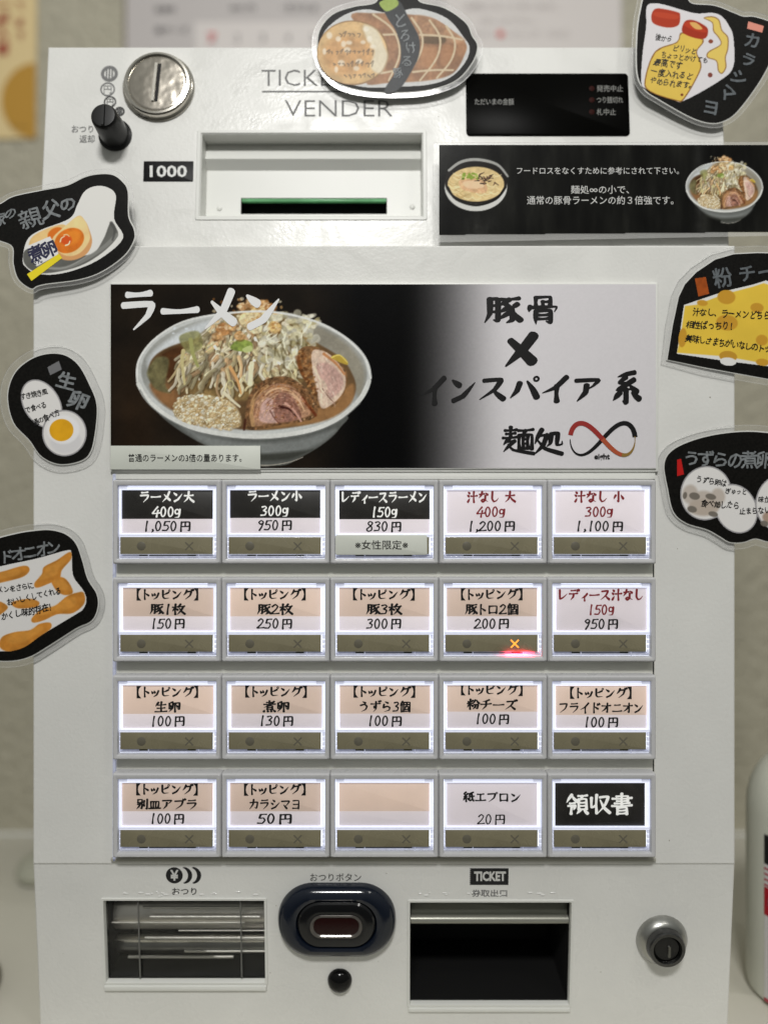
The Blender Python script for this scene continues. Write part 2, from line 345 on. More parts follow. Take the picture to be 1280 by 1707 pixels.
def brush(m, F, text, x0, x1, yc, hgt, z, wd=13, rot=0, slant=0, href=None):
    """brush lettering between picture columns x0..x1, centred on picture line yc"""
    adv = [HALF.get(c, 1.0) for c in text]; gap = .16 if text[-1] == '円' and text != '円' else 0; tot = sum(adv)+gap; x = 0; zz = 0
    sxx = (x1-x0)/tot; cr, sr = math.cos(rot), math.sin(rot); mx = (x0+x1)/2
    for c, a in zip(text, adv):
        if c == '円': x += gap*sxx
        if c != ' ':
            gw = sxx*a
            hh = hgt*(1.0 if c not in '【】' else 1.12)
            jx, jy = random.uniform(-.01, .01)*hgt, random.uniform(-.012, .012)*hgt
            for vs, fs in glyph(c, wd):
                out = []
                for k, (gx, gy) in enumerate(vs):
                    gc = 72 if c == '【' else 28 if c == '】' else 50
                    u = (gx-gc)/100*sxx*(.98 if a == 1 else .75 if c in '【】' else .92)
                    px = x0+x+gw/2+u+jx-mx; py = (gy-50)/100*hh+jy
                    px += -py*slant
                    X = mx+px*cr-py*sr; Y = yc+px*sr+py*cr
                    out.append((X, Y, z+zz+k*.0006))
                m.add([F.w(*F.loc(X, Y, q if href is None else href), q) for X, Y, q in out], fs); zz += .018
        x += sxx*a
    return m

# ------------------------------------------------------------------ printed (gothic) lettering from the built-in font
_GC = {}
def char_mesh(s, off=0):
    if (s, off) in _GC: return _GC[(s, off)]
    cu = bpy.data.curves.new('lettering_curve', 'FONT'); cu.body = s; cu.size = 1; cu.resolution_u = 2; cu.offset = off
    o = bpy.data.objects.new('lettering_curve', cu); COL.objects.link(o)
    dg = bpy.context.evaluated_depsgraph_get(); ev = o.evaluated_get(dg); me = ev.to_mesh()
    r = ([(v.co.x, v.co.y) for v in me.vertices], [tuple(p.vertices) for p in me.polygons]); ev.to_mesh_clear()
    bpy.data.objects.remove(o); bpy.data.curves.remove(cu)
    _GC[(s, off)] = r; return r
def printed(m, F, text, box, z, off=0, rot=0, whole=True, sl=0):
    """lettering fitted into the picture box (x0,y0,x1,y1)"""
    x0, y0, x1, y1 = box; vs, fs = char_mesh(text, off); A = np.array(vs); a, b = A.min(0), A.max(0)
    mx, my = (x0+x1)/2, (y0+y1)/2; cr, sr = math.cos(rot), math.sin(rot); out = []
    for k, (u, v) in enumerate(vs):
        X = ((u-a[0])/(b[0]-a[0])-.5)*(x1-x0); Y = (.5-(v-a[1])/(b[1]-a[1]))*(y1-y0); X -= Y*sl
        PX, PY = mx+X*cr-Y*sr, my+X*sr+Y*cr
        out.append(F.w(*F.loc(PX, PY, z), z))
    return m.add(out, fs)
def hand(m, F, text, x, y, size, z, rot=0, off=0, adv=.92, jit=1, dx=None, dy=None, wx=1):
    """hand lettering: one character after another with its own wobble; x,y = centre of the first character"""
    px, py = x, y; st = random.getstate(); random.seed(text)
    for i, c in enumerate(text):
        if c != ' ':
            vs, fs = char_mesh(c, 0); r = rot+random.uniform(-.13, .13)*jit; s1 = (wx if size > 16 else .86)*size*random.uniform(.88, 1.1); s2 = size*random.uniform(.88, 1.12)
            jx, jy = random.uniform(-.06, .06)*size*jit, random.uniform(-.07, .07)*size*jit; sh = random.uniform(-.05, .28)*jit
            ph = random.uniform(0, 6); half = .28 if ord(c) < 128 else .5
            nib = [(0, 0)]
            if off > 0: nib = [(off*size*math.cos(q), off*size*math.sin(q)) for q in ((0, 1.05, 2.09, 3.14, 4.19, 5.24) if off >= .015 else (.6, 2.6, 4.7))]
            for kn_, (nx_, ny_) in enumerate(nib):
                out = []
                for u, v in vs:
                    X, Y = (u-half)*s1, -(v-.37)*s2; X += .035*size*math.sin(Y/size*7+ph)*jit-Y*sh; Y += .035*size*math.sin(X/size*6+ph)*jit
                    zz = z+i*.02+kn_*.012; X += nx_; Y += ny_
                    out.append(F.w(*F.loc(px+jx+X*math.cos(r)-Y*math.sin(r), py+jy+X*math.sin(r)+Y*math.cos(r), zz), zz))
                m.add(out, fs)
        a = size*(adv if ord(c) > 127 else .6)
        if dx is None: px += a*math.cos(rot); py += a*math.sin(rot)
        else: px += dx; py += dy
    random.setstate(st); return m

# ------------------------------------------------------------------ ink painter: flat print as point colours of a fine sheet
def vnoise(X, Y, sc_, seed=0, octv=4):
    r = np.random.default_rng(seed); out = np.zeros_like(X); amp = 1; tot = 0
    for o in range(octv):
        g = r.random((64, 64)); x = X/sc_*(2**o)+r.random()*9; y = Y/sc_*(2**o)+r.random()*9
        xi = np.floor(x).astype(int); yi = np.floor(y).astype(int); fx = x-xi; fy = y-yi; fx = fx*fx*(3-2*fx); fy = fy*fy*(3-2*fy)
        a = g[yi % 64, xi % 64]; b = g[yi % 64, (xi+1) % 64]; c = g[(yi+1) % 64, xi % 64]; d = g[(yi+1) % 64, (xi+1) % 64]
        out += amp*((a*(1-fx)+b*fx)*(1-fy)+(c*(1-fx)+d*fx)*fy); tot += amp; amp *= .55
    return out/tot
class Ink:
    def __init__(s, x0, y0, x1, y1, step=1.0, bgc=(0, 0, 0)):
        s.x = np.arange(x0, x1+step*.5, step); s.y = np.arange(y0, y1+step*.5, step); s.step = step
        s.X, s.Y = np.meshgrid(s.x, s.y); s.C = np.empty(s.X.shape+(3,)); s.C[:] = np.array(bgc, float); s.A = np.zeros(s.X.shape)
        s.k = (1, 1, 0, 0)
    def T(s, P): kx, ky, tx, ty = s.k; return [(x*kx+tx, y*ky+ty) for x, y in P]
    def _win(s, xa, ya, xb, yb):
        i0 = max(0, int((ya-s.y[0])/s.step)-2); i1 = min(len(s.y), int((yb-s.y[0])/s.step)+3)
        j0 = max(0, int((xa-s.x[0])/s.step)-2); j1 = min(len(s.x), int((xb-s.x[0])/s.step)+3)
        return (slice(i0, i1), slice(j0, j1)) if i1 > i0 and j1 > j0 else None
    def _put(s, wn_, Mk, col, shade=None):
        col = np.array(col, float)
        if shade is not None: col = np.clip(col*shade[..., None], 0, 255)
        s.C[wn_] = s.C[wn_]*(1-Mk[..., None])+col*Mk[..., None]; s.A[wn_] = np.maximum(s.A[wn_], Mk)
    def _sh(s, wn_, tex, seed=1):
        if not tex: return None
        return 1+(vnoise(s.X[wn_], s.Y[wn_], tex[0], seed)-.5)*2*tex[1]
    def poly(s, P, col, soft=.7, a=1, tex=None, smooth=True, seed=1):
        P = s.T(P)
        if smooth: P = catmull(P, True, 5)
        P = np.array(P); w_ = s._win(P[:, 0].min()-soft, P[:, 1].min()-soft, P[:, 0].max()+soft, P[:, 1].max()+soft)
        if w_ is None: return
        X, Y = s.X[w_], s.Y[w_]; ins_ = np.zeros(X.shape, bool); dm = np.full(X.shape, 1e9)
        for i in range(len(P)):
            (xa, ya), (xb, yb) = P[i-1], P[i]
            if ya != yb: ins_ ^= ((ya > Y) != (yb > Y)) & (X < (xb-xa)*(Y-ya)/(yb-ya)+xa)
            L = (xb-xa)**2+(yb-ya)**2+1e-9; t = np.clip(((X-xa)*(xb-xa)+(Y-ya)*(yb-ya))/L, 0, 1)
            dm = np.minimum(dm, (X-xa-t*(xb-xa))**2+(Y-ya-t*(yb-ya))**2)
        sd = np.sqrt(dm)*np.where(ins_, 1, -1)
        s._put(w_, np.clip(sd/soft+.5, 0, 1)*a, col, s._sh(w_, tex, seed))
    def ell(s, cx, cy, rx, ry, col, rot=0, soft=.8, a=1, tex=None, seed=1, ring=None):
        kx, ky, tx, ty = s.k; cx, cy = cx*kx+tx, cy*ky+ty; rx *= kx; ry *= ky
        r = max(rx, ry)+soft; w_ = s._win(cx-r, cy-r, cx+r, cy+r)
        if w_ is None: return
        X, Y = s.X[w_]-cx, s.Y[w_]-cy; c, q = math.cos(rot), math.sin(rot); U = X*c+Y*q; V = -X*q+Y*c
        rho = np.sqrt((U/rx)**2+(V/ry)**2)+1e-9; sd = (1-rho)*np.minimum(rx, ry)
        sd = (1-rho)*np.sqrt(U*U+V*V)/rho if True else sd
        Mk = np.clip(sd/soft+.5, 0, 1)
        if ring: Mk = Mk*np.clip((ring-sd)/soft+.5, 0, 1)
        s._put(w_, Mk*a, col, s._sh(w_, tex, seed))
    def line(s, P, w0, w1, col, soft=.7, a=1, tex=None, seed=1, mid=None):
        P = s.T(P); kx = s.k[0]; w0 *= kx; w1 *= kx; P = np.array(catmull(P, False, 5)) if len(P) > 2 else np.array(P)
        if len(P) == 2: P = np.linspace(P[0], P[1], 5)
        r = max(w0, w1)/2*(mid or 1)+soft; w_ = s._win(P[:, 0].min()-r, P[:, 1].min()-r, P[:, 0].max()+r, P[:, 1].max()+r)
        if w_ is None: return
        X, Y = s.X[w_], s.Y[w_]; best = np.full(X.shape, -1e9); n = len(P)-1
        for i in range(n):
            (xa, ya), (xb, yb) = P[i], P[i+1]; L = (xb-xa)**2+(yb-ya)**2+1e-9
            t = np.clip(((X-xa)*(xb-xa)+(Y-ya)*(yb-ya))/L, 0, 1); d = np.sqrt((X-xa-t*(xb-xa))**2+(Y-ya-t*(yb-ya))**2)
            tt = (i+t)/n; wd = w0+(w1-w0)*tt
            if mid: wd = wd*(1+(mid-1)*np.sin(math.pi*tt))
            best = np.maximum(best, wd/2-d)
        s._put(w_, np.clip(best/soft+.5, 0, 1)*a, col, s._sh(w_, tex, seed))
    def sheet(s, name, F, z, material, parent, gain=1.22, keep=None):
        P = F.locn(s.X, s.Y, z)*S
        base = np.array(parent['_w']); V = (P-base).reshape(-1, 3); ny, nx = s.X.shape
        idx = np.arange(nx*ny).reshape(ny, nx); q = np.stack([idx[1:, :-1], idx[1:, 1:], idx[:-1, 1:], idx[:-1, :-1]], -1).reshape(-1, 4)
        if keep is not None:
            k = keep[:-1, :-1] & keep[1:, 1:] & keep[1:, :-1] & keep[:-1, 1:]; q = q[k.reshape(-1)]
        used = np.unique(q); remap = np.full(nx*ny, -1); remap[used] = np.arange(len(used)); q = remap[q]; V = V[used]
        c = s.C.reshape(-1, 3)[used]/255; c = np.where(c <= .04045, c/12.92, ((c+.055)/1.055)**2.4)*gain; c = np.clip(c, 0, .86)
        me = bpy.data.meshes.new(name); me.vertices.add(len(V)); me.vertices.foreach_set('co', V.astype(np.float32).ravel())
        me.loops.add(len(q)*4); me.loops.foreach_set('vertex_index', q.astype(np.int32).ravel())
        me.polygons.add(len(q)); me.polygons.foreach_set('loop_start', np.arange(0, len(q)*4, 4, dtype=np.int32))
        me.update(calc_edges=True)
        at = me.color_attributes.new('Col', 'FLOAT_COLOR', 'POINT'); at.data.foreach_set('color', np.c_[c, np.ones(len(c))].astype(np.float32).ravel())
        me.materials.append(material); o = bpy.data.objects.new(name, me); COL.objects.link(o); o.parent = parent; return o

# ------------------------------------------------------------------ the room behind: wall and counter
ZC = -898.5                                   # counter height in drawing units
ROOM = Fr((0, 0, 0), (1, 0, 0), (0, 0, 1))
m = M(); m.add([Vector(p)*S for p in ((-4000, 830, ZC-60), (4000, 830, ZC-60), (4000, 830, 3000), (-4000, 830, 3000), (-4000, 900, ZC-60), (4000, 900, ZC-60), (4000, 900, 3000), (-4000, 900, 3000))],
               [(0, 1, 2, 3), (5, 4, 7, 6), (0, 3, 7, 4), (1, 5, 6, 2), (3, 2, 6, 7)])
tag(m.build('wall', WALL, smooth=False), 'beige textured wallpaper wall behind the ticket machine', kind='structure')
m = M(); TOPF = Fr((0, 0, ZC), (1, 0, 0), (0, 1, 0))
slab(m, TOPF, [-2600, -260, 2600, 829], -90, 0, 6, 5)
tag(m.build('counter', COUNTER), 'pale counter top the ticket machine stands on', kind='structure')
m = M(); m.add([Vector(p)*S for p in ((-4000, 822, ZC+.6), (4000, 822, ZC+.6), (4000, 829.5, ZC+5), (-4000, 829.5, ZC+5))], [(0, 1, 2, 3)])
tag(m.build('sealant_strip', WHITE2, smooth=False), 'white sealant line where counter meets wall', kind='structure')

# ------------------------------------------------------------------ the ticket machine
TOP = tilt(400, 40, 78, 74)
BODY = front(18)
BASE = tilt(1707, 45, 1440, 20)
HW = 593.5
root = empty('ticket_machine', Vector((0, 380, ZC))*S)
tag(root, 'white tabletop meal ticket vending machine with twenty backlit menu buttons', 'ticket machine')

def panel(m, F, R, holes, z=0, r=0):
    """flat front with rectangular openings"""
    xs = sorted({R[0], R[2]} | {h[0] for h in holes} | {h[2] for h in holes}); ys = sorted({R[1], R[3]} | {h[1] for h in holes} | {h[3] for h in holes})
    for i in range(len(xs)-1):
        for j in range(len(ys)-1):
            cx, cy = (xs[i]+xs[i+1])/2, (ys[j]+ys[j+1])/2
            if not any(h[0] < cx < h[2] and h[1] < cy < h[3] for h in holes): quad(m, F, [xs[i], ys[j], xs[i+1], ys[j+1]], z)
def shell(m, F, R, zf, back_d, bev=3, top=True, bot=True):
    """side, top and bottom skins running straight back to depth back_d, with a rolled front edge"""
    L = [(R[0], R[1]), (R[2], R[1]), (R[2], R[3]), (R[0], R[3])]; Li = [(R[0]+bev, R[1]+bev), (R[2]-bev, R[1]+bev), (R[2]-bev, R[3]-bev), (R[0]+bev, R[3]-bev)]
    vs = [F.w(a, b, zf) for a, b in Li]+[F.w(a*.9997, b, zf-bev*.35) for a, b in [(p[0]+(q[0]-p[0])*.3, p[1]+(q[1]-p[1])*.3) for p, q in zip(L, Li)]]+[F.w(a, b, zf-bev) for a, b in L]
    bk = []
    for a, b in L: p = F.w(a, b, zf-bev); bk.append(Vector((p.x, back_d*S, p.z)))
    vs += bk; fs = []
    for i in range(3):
        for k in range(4): fs.append((i*4+k, (i+1)*4+k, (i+1)*4+(k+1) % 4, i*4+(k+1) % 4))
    fs.append((12, 13, 14, 15)); m.add(vs, fs)

# head, with the bill inlet opening
a0, bt = TOP.loc(80, 78); _, bb = TOP.loc(65, 408)
RT = [-HW, bb-12, HW, bt]
bill = rectpx(TOP, 335, 222, 706, 362)
m = M(); panel(m, TOP, ins(RT, 3), [bill]); shell(m, TOP, RT, 0, 770)
head = m.build('head_panel', WHITE, root)
# middle body
_, b1 = BODY.loc(0, 409); _, b0 = BODY.loc(0, 1441.5)
RB = [-HW, b0, HW, b1]
m = M(); panel(m, BODY, ins(RB, 3), []); shell(m, BODY, RB, 0, 765)
m.build('body_panel', WHITE, root)
# base with the two trays
_, c1 = BASE.loc(0, 1438); c0 = BASE.loc(0, 1738)[1]
trayL = rectpx(BASE, 173, 1500, 443, 1637); trayR = rectpx(BASE, 683, 1503, 948, 1674)
RBa = [-594.3, c0, 594.3, c1]
m = M(); panel(m, BASE, ins(RBa, 3), [trayL, trayR]); shell(m, BASE, RBa, 0, 760)
m.build('base_panel', WHITE, root)

# bill inlet: rolled lip, stepped recess, slot
m = M(); R = bill
loft(m, TOP, [(rloop(*ins(R, -6), 3), .2), (rloop(*ins(R, -5), 3), 1.6), (rloop(*ins(R, 0), 1), 1.6), (rloop(*ins(R, 2.5), 1), -1), (rloop(*ins(R, 3), 1), -30)])
bi = m.build('bill_inlet', WHITE2, root); 
Rb = ins(R, 3); slot = rectpx(TOP, 402, 330, 645, 357, -36)
stepb = TOP.loc(0, 268, -28)[1]
m = M(); m.add([TOP.w(*p) for p in ((Rb[0], Rb[3], -30), (Rb[2], Rb[3], -30), (Rb[2], stepb, -22), (Rb[0], stepb, -22), (Rb[2], stepb-14, -36), (Rb[0], stepb-14, -36))], [(0, 1, 2, 3), (3, 2, 4, 5)])
panel(m, TOP, [Rb[0], Rb[1], Rb[2], stepb-14], [slot], -36)
m.add([TOP.w(*p) for p in ((Rb[0], Rb[1], -30), (Rb[2], Rb[1], -30), (Rb[2], Rb[1], -36), (Rb[0], Rb[1], -36), (Rb[0], stepb, -30), (Rb[0], stepb, -36), (Rb[2], stepb, -30), (Rb[2], stepb, -36))], [(0, 1, 2, 3), (0, 3, 5, 4), (1, 6, 7, 2)])
m.build('inlet_recess', WHITE2, bi)
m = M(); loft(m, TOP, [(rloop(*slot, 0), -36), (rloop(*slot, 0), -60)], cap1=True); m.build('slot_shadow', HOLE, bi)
m = M(); slab(m, TOP, [slot[0]+1, slot[3]-6.5, slot[2]-1, slot[3]-.5], -42, -36.5, 1)
m.build('green_light_bar', mat('green_lit_plastic', alb=(.14, .34, .17), rough=.15, emit=(90, 190, 110), es=.10, var=.3, vscale=90), bi)
m = M(); slab(m, TOP, [slot[0]+8, slot[1]+1, slot[2]-8, slot[1]+5], -58, -50, 1); m.build('slot_shutter', mat('green_dark', (10, 40, 22), rough=.3), bi)
for x in (366, 687):
    a, b = TOP.loc(x, 345 if x > 500 else 347, -36); m = M(); loft(m, TOP, [(cloop(a, b, 5, 16), -36), (cloop(a, b, 4.6, 16), -34.5), (cloop(a, b, 3, 16), -33.8)], cap1=True); m.build('screw_cap', WHITE2, bi)

# head lettering
def letter(fn, mat_, name='lettering', parent=root):
    m = M(); fn(m); return m.build(name, mat_, parent, smooth=False)
GREY1 = mat('grey_print', (112, 112, 112), rough=.6)
letter(lambda m: (printed(m, TOP, 'TICKET', (436, 116, 578, 143), .5, off=-.01), printed(m, TOP, 'VENDER', (475, 167, 654, 194), .5, off=-.012),
                  quad(m, TOP, rectpx(TOP, 437, 151.6, 656, 154), .5)), GREY1)
R = rectpx(TOP, 240, 268.5, 322, 302.5, .8); m = M(); slab(m, TOP, R, 0, .8, 1)
lb = m.build('denomination_label', BLACKINK, root)
letter(lambda m: printed(m, TOP, '1000', (250, 275.5, 312, 295.5), 1.2, off=.022), WHITEINK, 'lettering', lb)
letter(lambda m: (printed(m, TOP, 'おつり', (120, 209, 156, 221), .5, off=.01), printed(m, TOP, '返却', (133, 225, 158, 238), .5, off=.01)), GREY1)
def coin_icon(m, x, y, r, full):
    a, b = TOP.loc(x, y)
    if full:
        loft(m, TOP, [(cloop(a, b, r, 28), .4), (cloop(a, b, r*.62, 28), .4)])
        for k in (-.33, 0, .33): quad(m, TOP, [a+r*k-1.3, b-r*.62, a+r*k+1.3, b+r*.62], .55)
    else: loft(m, TOP, [(cloop(a, b, r, 28), .4), (cloop(a, b, r-2.6, 28), .4)]); printed(m, TOP, '円', (x-r*.5, y-r*.5, x+r*.5, y+r*.5), .5)
letter(lambda m: (coin_icon(m, 183, 123, 15, True), coin_icon(m, 180, 149, 13, False)), GREY1, 'coin_icons')
letter(lambda m: (coin_icon(m, 184, 170, 11, False), coin_icon(m, 200, 186, 9, True)), mat('dark_print', (50, 50, 50)), 'coin_icons')

# coin inlet
F = TOP; a, b = F.loc(262, 139, 12)
m = M(); prof = [(63, 0), (63, 3), (61, 5), (59, 6), (58.5, 12), (56.5, 14.5), (53, 15), (51, 13.5), (50, 12.2)]
loft(m, F, [(cloop(a, b, r, 64), z) for r, z in prof]); ci = m.build('coin_inlet', STEEL, root)
m = M(); loft(m, F, [(cloop(a, b, r, 64), z) for r, z in ((50.2, 12.2), (49, 12.6), (46, 12.8))], cap1=True)
m.build('coin_plate', mat('satin_steel', alb=(.50, .46, .40), rough=.2, metal=1, bump=.4, bscale=42, bdist=.003), ci)
m = M(); sl = [(-1, 36), (4.5, 36), (4.5, -34), (-1, -34)]
def rot2(P, an, cx, cy): c, s_ = math.cos(an), math.sin(an); return [(cx+x*c-y*s_, cy+x*s_+y*c) for x, y in P]
loft(m, F, [(rot2(sl, -.07, a, b), 12.9), (rot2(sl, -.07, a, b), 13.3)], cap1=True); m.build('coin_slot', HOLE, ci, smooth=False)
m = M(); sl = [(-6, 36), (-1.2, 36), (-1.2, -34), (-6, -34)]; loft(m, F, [(rot2(sl, -.07, a, b), 12.7), (rot2(sl, -.07, a, b), 15.5)], cap1=True); m.build('slot_edge', STEEL, ci)

# coin return knob
a, b = F.loc(193, 226)
m = M(); loft(m, F, [(cloop(a, b, r, 36), z) for r, z in ((29, 0), (29, 2.5), (26, 4), (24.5, 5), (23.5, 30), (22.5, 50), (21.5, 54), (19, 56.5), (13, 57))], cap1=True)
kn = m.build('coin_return_knob', BLACKRUB, root)
m = M(); loft(m, F, [(rloop(a-3, b-19, a+3, b+19, 2), 57), (rloop(a-2, b-18, a+2, b+18, 2), 59.5)], cap1=True); m.build('knob_ridge', BLACKRUB, kn)

# status display
R = rectpx(F, 776, 122, 1050, 226, 2); m = M(); slab(m, F, R, 0, 2.2, 7, 1.2, 6); dp = m.build('status_display', DISPLAY, root)
letter(lambda m: (printed(m, F, 'ただいまの金額', (791, 164, 856, 175), 2.6, off=.008), printed(m, F, '発売中止', (994, 142, 1038, 153), 2.6, off=.008),
                  printed(m, F, 'つり銭切れ', (994, 161, 1038, 172), 2.6, off=.008), printed(m, F, '札中止', (994, 181, 1026, 192), 2.6, off=.008)), mat('display_print', (120, 120, 116)), 'lettering', dp)
for y in (147.5, 166.5, 186.5):
    a, b = F.loc(986, y, 2.4); m = M(); loft(m, F, [(cloop(a, b, 5, 16), 2.3), (cloop(a, b, 4.2, 16), 2.7)], cap1=True); m.build('indicator_lamp', mat('unlit_red', (44, 12, 8), rough=.6, spec=.1), dp)

# menu card holder: raised backing behind the banner
R = rectpx(BODY, 182.5, 470, 1097.5, 787, 8); m = M(); slab(m, BODY, R, 0, 7, 3, 2, 3)
R2 = rectpx(BODY, 187, 786.5, 1092, 799, 4); slab(m, BODY, R2, 0, 4, 1, 1)
m.build('banner_holder', WHITE2, root)
R = rectpx(BODY, 189, 789, 1090, 1434, 0); m = M(); slab(m, BODY, R, -.5, 1.2, 1, .5); m.build('button_channel', CHAN, root)
for x in (1088.5, ):
    R = rectpx(BODY, x-1, 790, x+1, 1286, 1); m = M(); quad(m, BODY, R, 1.5); m.build('channel_shadow_line', HOLE, root, smooth=False)  # shadow line beside the button bank, laid on as a near-black strip
for x in (192.5, ):
    R = rectpx(BODY, x-3, 790, x+2, 1434, 1); m = M(); slab(m, BODY, R, 1.2, 5, 1); m.build('channel_edge', ICEDIM, root)
R = rectpx(BODY, 184, 1431, 1094, 1437.5, 6); m = M(); slab(m, BODY, R, 0, 5, 1.5, 2); m.build('channel_sill', mat('sill_grey', alb=(.40, .39, .34), rough=.4), root)

# ---- the twenty push buttons: one prototype set of meshes, then copies
BF = front(18)
PX0, PY0, PW, PH = 187.5, 799.5, 181.3, 163.4
BW, BH = 181, 141
k24 = (D-6)/D
def brect(x0, y0, x1, y1):          # button-local picture units -> frame units, y down from the bezel's top left
    o = BF.loc(PX0, PY0, 24); return [o[0]+x0*k24, o[1]-y1*k24, o[0]+x1*k24, o[1]-y0*k24]
proto = {}
def pp(name, fn, material, smooth=True): m = M(); fn(m); proto[name] = (m, material, smooth)
def bez(m):
    R = brect(0, 0, BW, BH); I = brect(8.5, 10, BW-8.5, BH-8.5)
    loft(m, BF, [(rloop(*R, 2.5), 1.5), (rloop(*R, 2.5), 19), (rloop(*ins(R, .8), 2.5), 22), (rloop(*ins(R, 2.6), 2.5), 24), (rloop(*ins(I, -2.6), 3), 24), (rloop(*ins(I, -.8), 2), 23), (rloop(*I, 1.5), 20.5), (rloop(*ins(I, .3), 1.5), 11)])
pp('bezel', bez, BEZ)
pp('backlight', lambda m: (quad(m, BF, brect(8, 9.5, BW-8, BH-8), 13.3)), GLOW, False)
def rimf(m):
    R = brect(9.5, 11, BW-9.5, 96); I = brect(13.5, 17.5, BW-13.5, 90.5)
    loft(m, BF, [(rloop(*R, 1), 13.4), (rloop(*R, 1), 18.8), (rloop(*ins(R, .8), 1), 19.6), (rloop(*ins(I, -.8), .6), 19.6), (rloop(*I, .5), 18.8), (rloop(*I, .5), 14)])
pp('window_rim', rimf, mat('lit_rim', alb=(.72, .74, .80), rough=.15, emit=(225, 230, 255), es=.62, var=.06, vscale=500))
def corners(m):
    for x in (9.5, BW-9.5-14): slab(m, BF, brect(x, 10.3, x+14, 15), 9, 20, .6, .8)
    slab(m, BF, brect(24, 14.2, BW-24, 15.6), 9, 19.4, .3, .3)
    slab(m, BF, brect(9.5, 91, BW-9.5, 94.5), 12, 20, .5, .8)
    for y in (100, 108, 116, 124):
        for x in (9.5, BW-13): slab(m, BF, brect(x, y-3.2, x+3.5, y+3), 9, 17, .4, .6)
pp('clear_frame', corners, ICE)
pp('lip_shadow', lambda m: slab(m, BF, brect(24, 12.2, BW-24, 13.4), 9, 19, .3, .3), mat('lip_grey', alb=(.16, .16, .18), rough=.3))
pp('status_window', lambda m: slab(m, BF, brect(11.5, 95.8, BW-15.5, 124.5), 9, 19.6, .8, .9), OLIVE)
def marks(m):
    R = brect(47, 110, 48, 111); a, b = R[0], R[1]; loft(m, BF, [(cloop(a, b, 7.4, 24), 19.7), (cloop(a, b, 7.2, 24), 19.8)], cap1=True)
pp('ready_mark', marks, OLIVEMARK)
def cross(m):
    R = brect(127, 110, 128, 111); a, b = R[0], R[1]
    for i, (s1, s2) in enumerate(((1, 1), (1, -1))):
        d = Vector((s1*6.5, s2*6.5)); n_ = Vector((-s2, s1)).normalized()*1.15
        m.add([BF.w(a+e*d.x+f*n_.x, b+e*d.y+f*n_.y, 19.72+i*.05) for e, f in ((-1, -1), (1, -1), (1, 1), (-1, 1))], [(0, 1, 2, 3)])
pp('sold_out_mark', cross, OLIVEMARK, False)
pp('clear_tray', lambda m: (slab(m, BF, brect(9, 125, BW-9, BH-9.3), 8.6, 14, .6, 1), slab(m, BF, brect(10, BH-13, BW-10, BH-10.5), 12, 17, .5, .5)), ICEDIM)
pp('slot_contact', lambda m: (slab(m, BF, brect(52, 126.6, BW-52, 129.8), 13, 14.6, .3, .3), [slab(m, BF, brect(x, 125.6, x+14, 131), 13, 15.4, .3, .5) for x in (42, 123)]), DARKGREEN)
def notch(m):
    for x in (57, 141): slab(m, BF, brect(x, 125, x+1.2, 132), 13, 16, .2, .3)
pp('contact_edge', notch, ICE)

INFO = [
 [('k', 'ラーメン大', '400g', '1,050円'), ('k', 'ラーメン小', '300g', '950円'), ('k', 'レディースラーメン', '150g', '830円'), ('r', '汁なし 大', '400g', '1,200円'), ('r', '汁なし 小', '300g', '1,100円')],
 [('t', '【トッピング】', '豚1枚', '150円'), ('t', '【トッピング】', '豚2枚', '250円'), ('t', '【トッピング】', '豚3枚', '300円'), ('t', '【トッピング】', '豚トロ2個', '200円'), ('r', 'レディース汁なし', '150g', '950円')],
 [('t', '【トッピング】', '生卵', '100円'), ('t', '【トッピング】', '煮卵', '130円'), ('t', '【トッピング】', 'うずら3個', '100円'), ('t', '【トッピング】', '粉チーズ', '100円'), ('t', '【トッピング】', 'フライドオニオン', '100円')],
 [('t', '【トッピング】', '別皿アブラ', '100円'), ('t', '【トッピング】', 'カラシマヨ', '50円'), ('b', '', '', ''), ('w', '紙エプロン', '', '20円'), ('z', '領収書', '', '')]]
W1 = {'ラーメン大': 92, 'ラーメン小': 92, 'レディースラーメン': 146, '汁なし 大': 82, '汁なし 小': 84, '【トッピング】': 103, 'レディース汁なし': 146, '紙エプロン': 98}
W2 = {'400g': 48, '300g': 48, '150g': 46, '豚1枚': 60, '豚2枚': 60, '豚3枚': 60, '豚トロ2個': 90, '生卵': 44, '煮卵': 45, 'うずら3個': 88, '粉チーズ': 84, 'フライドオニオン': 144, '別皿アブラ': 103, 'カラシマヨ': 88}
W3 = {'1,050円': 82, '1,200円': 82, '1,100円': 82}
DY = {(0, 1): -1.5, (2, 3): -3.5, (2, 4): 1.5}; ROT = {(2, 3): .012, (0, 4): .005}
meshes = {}
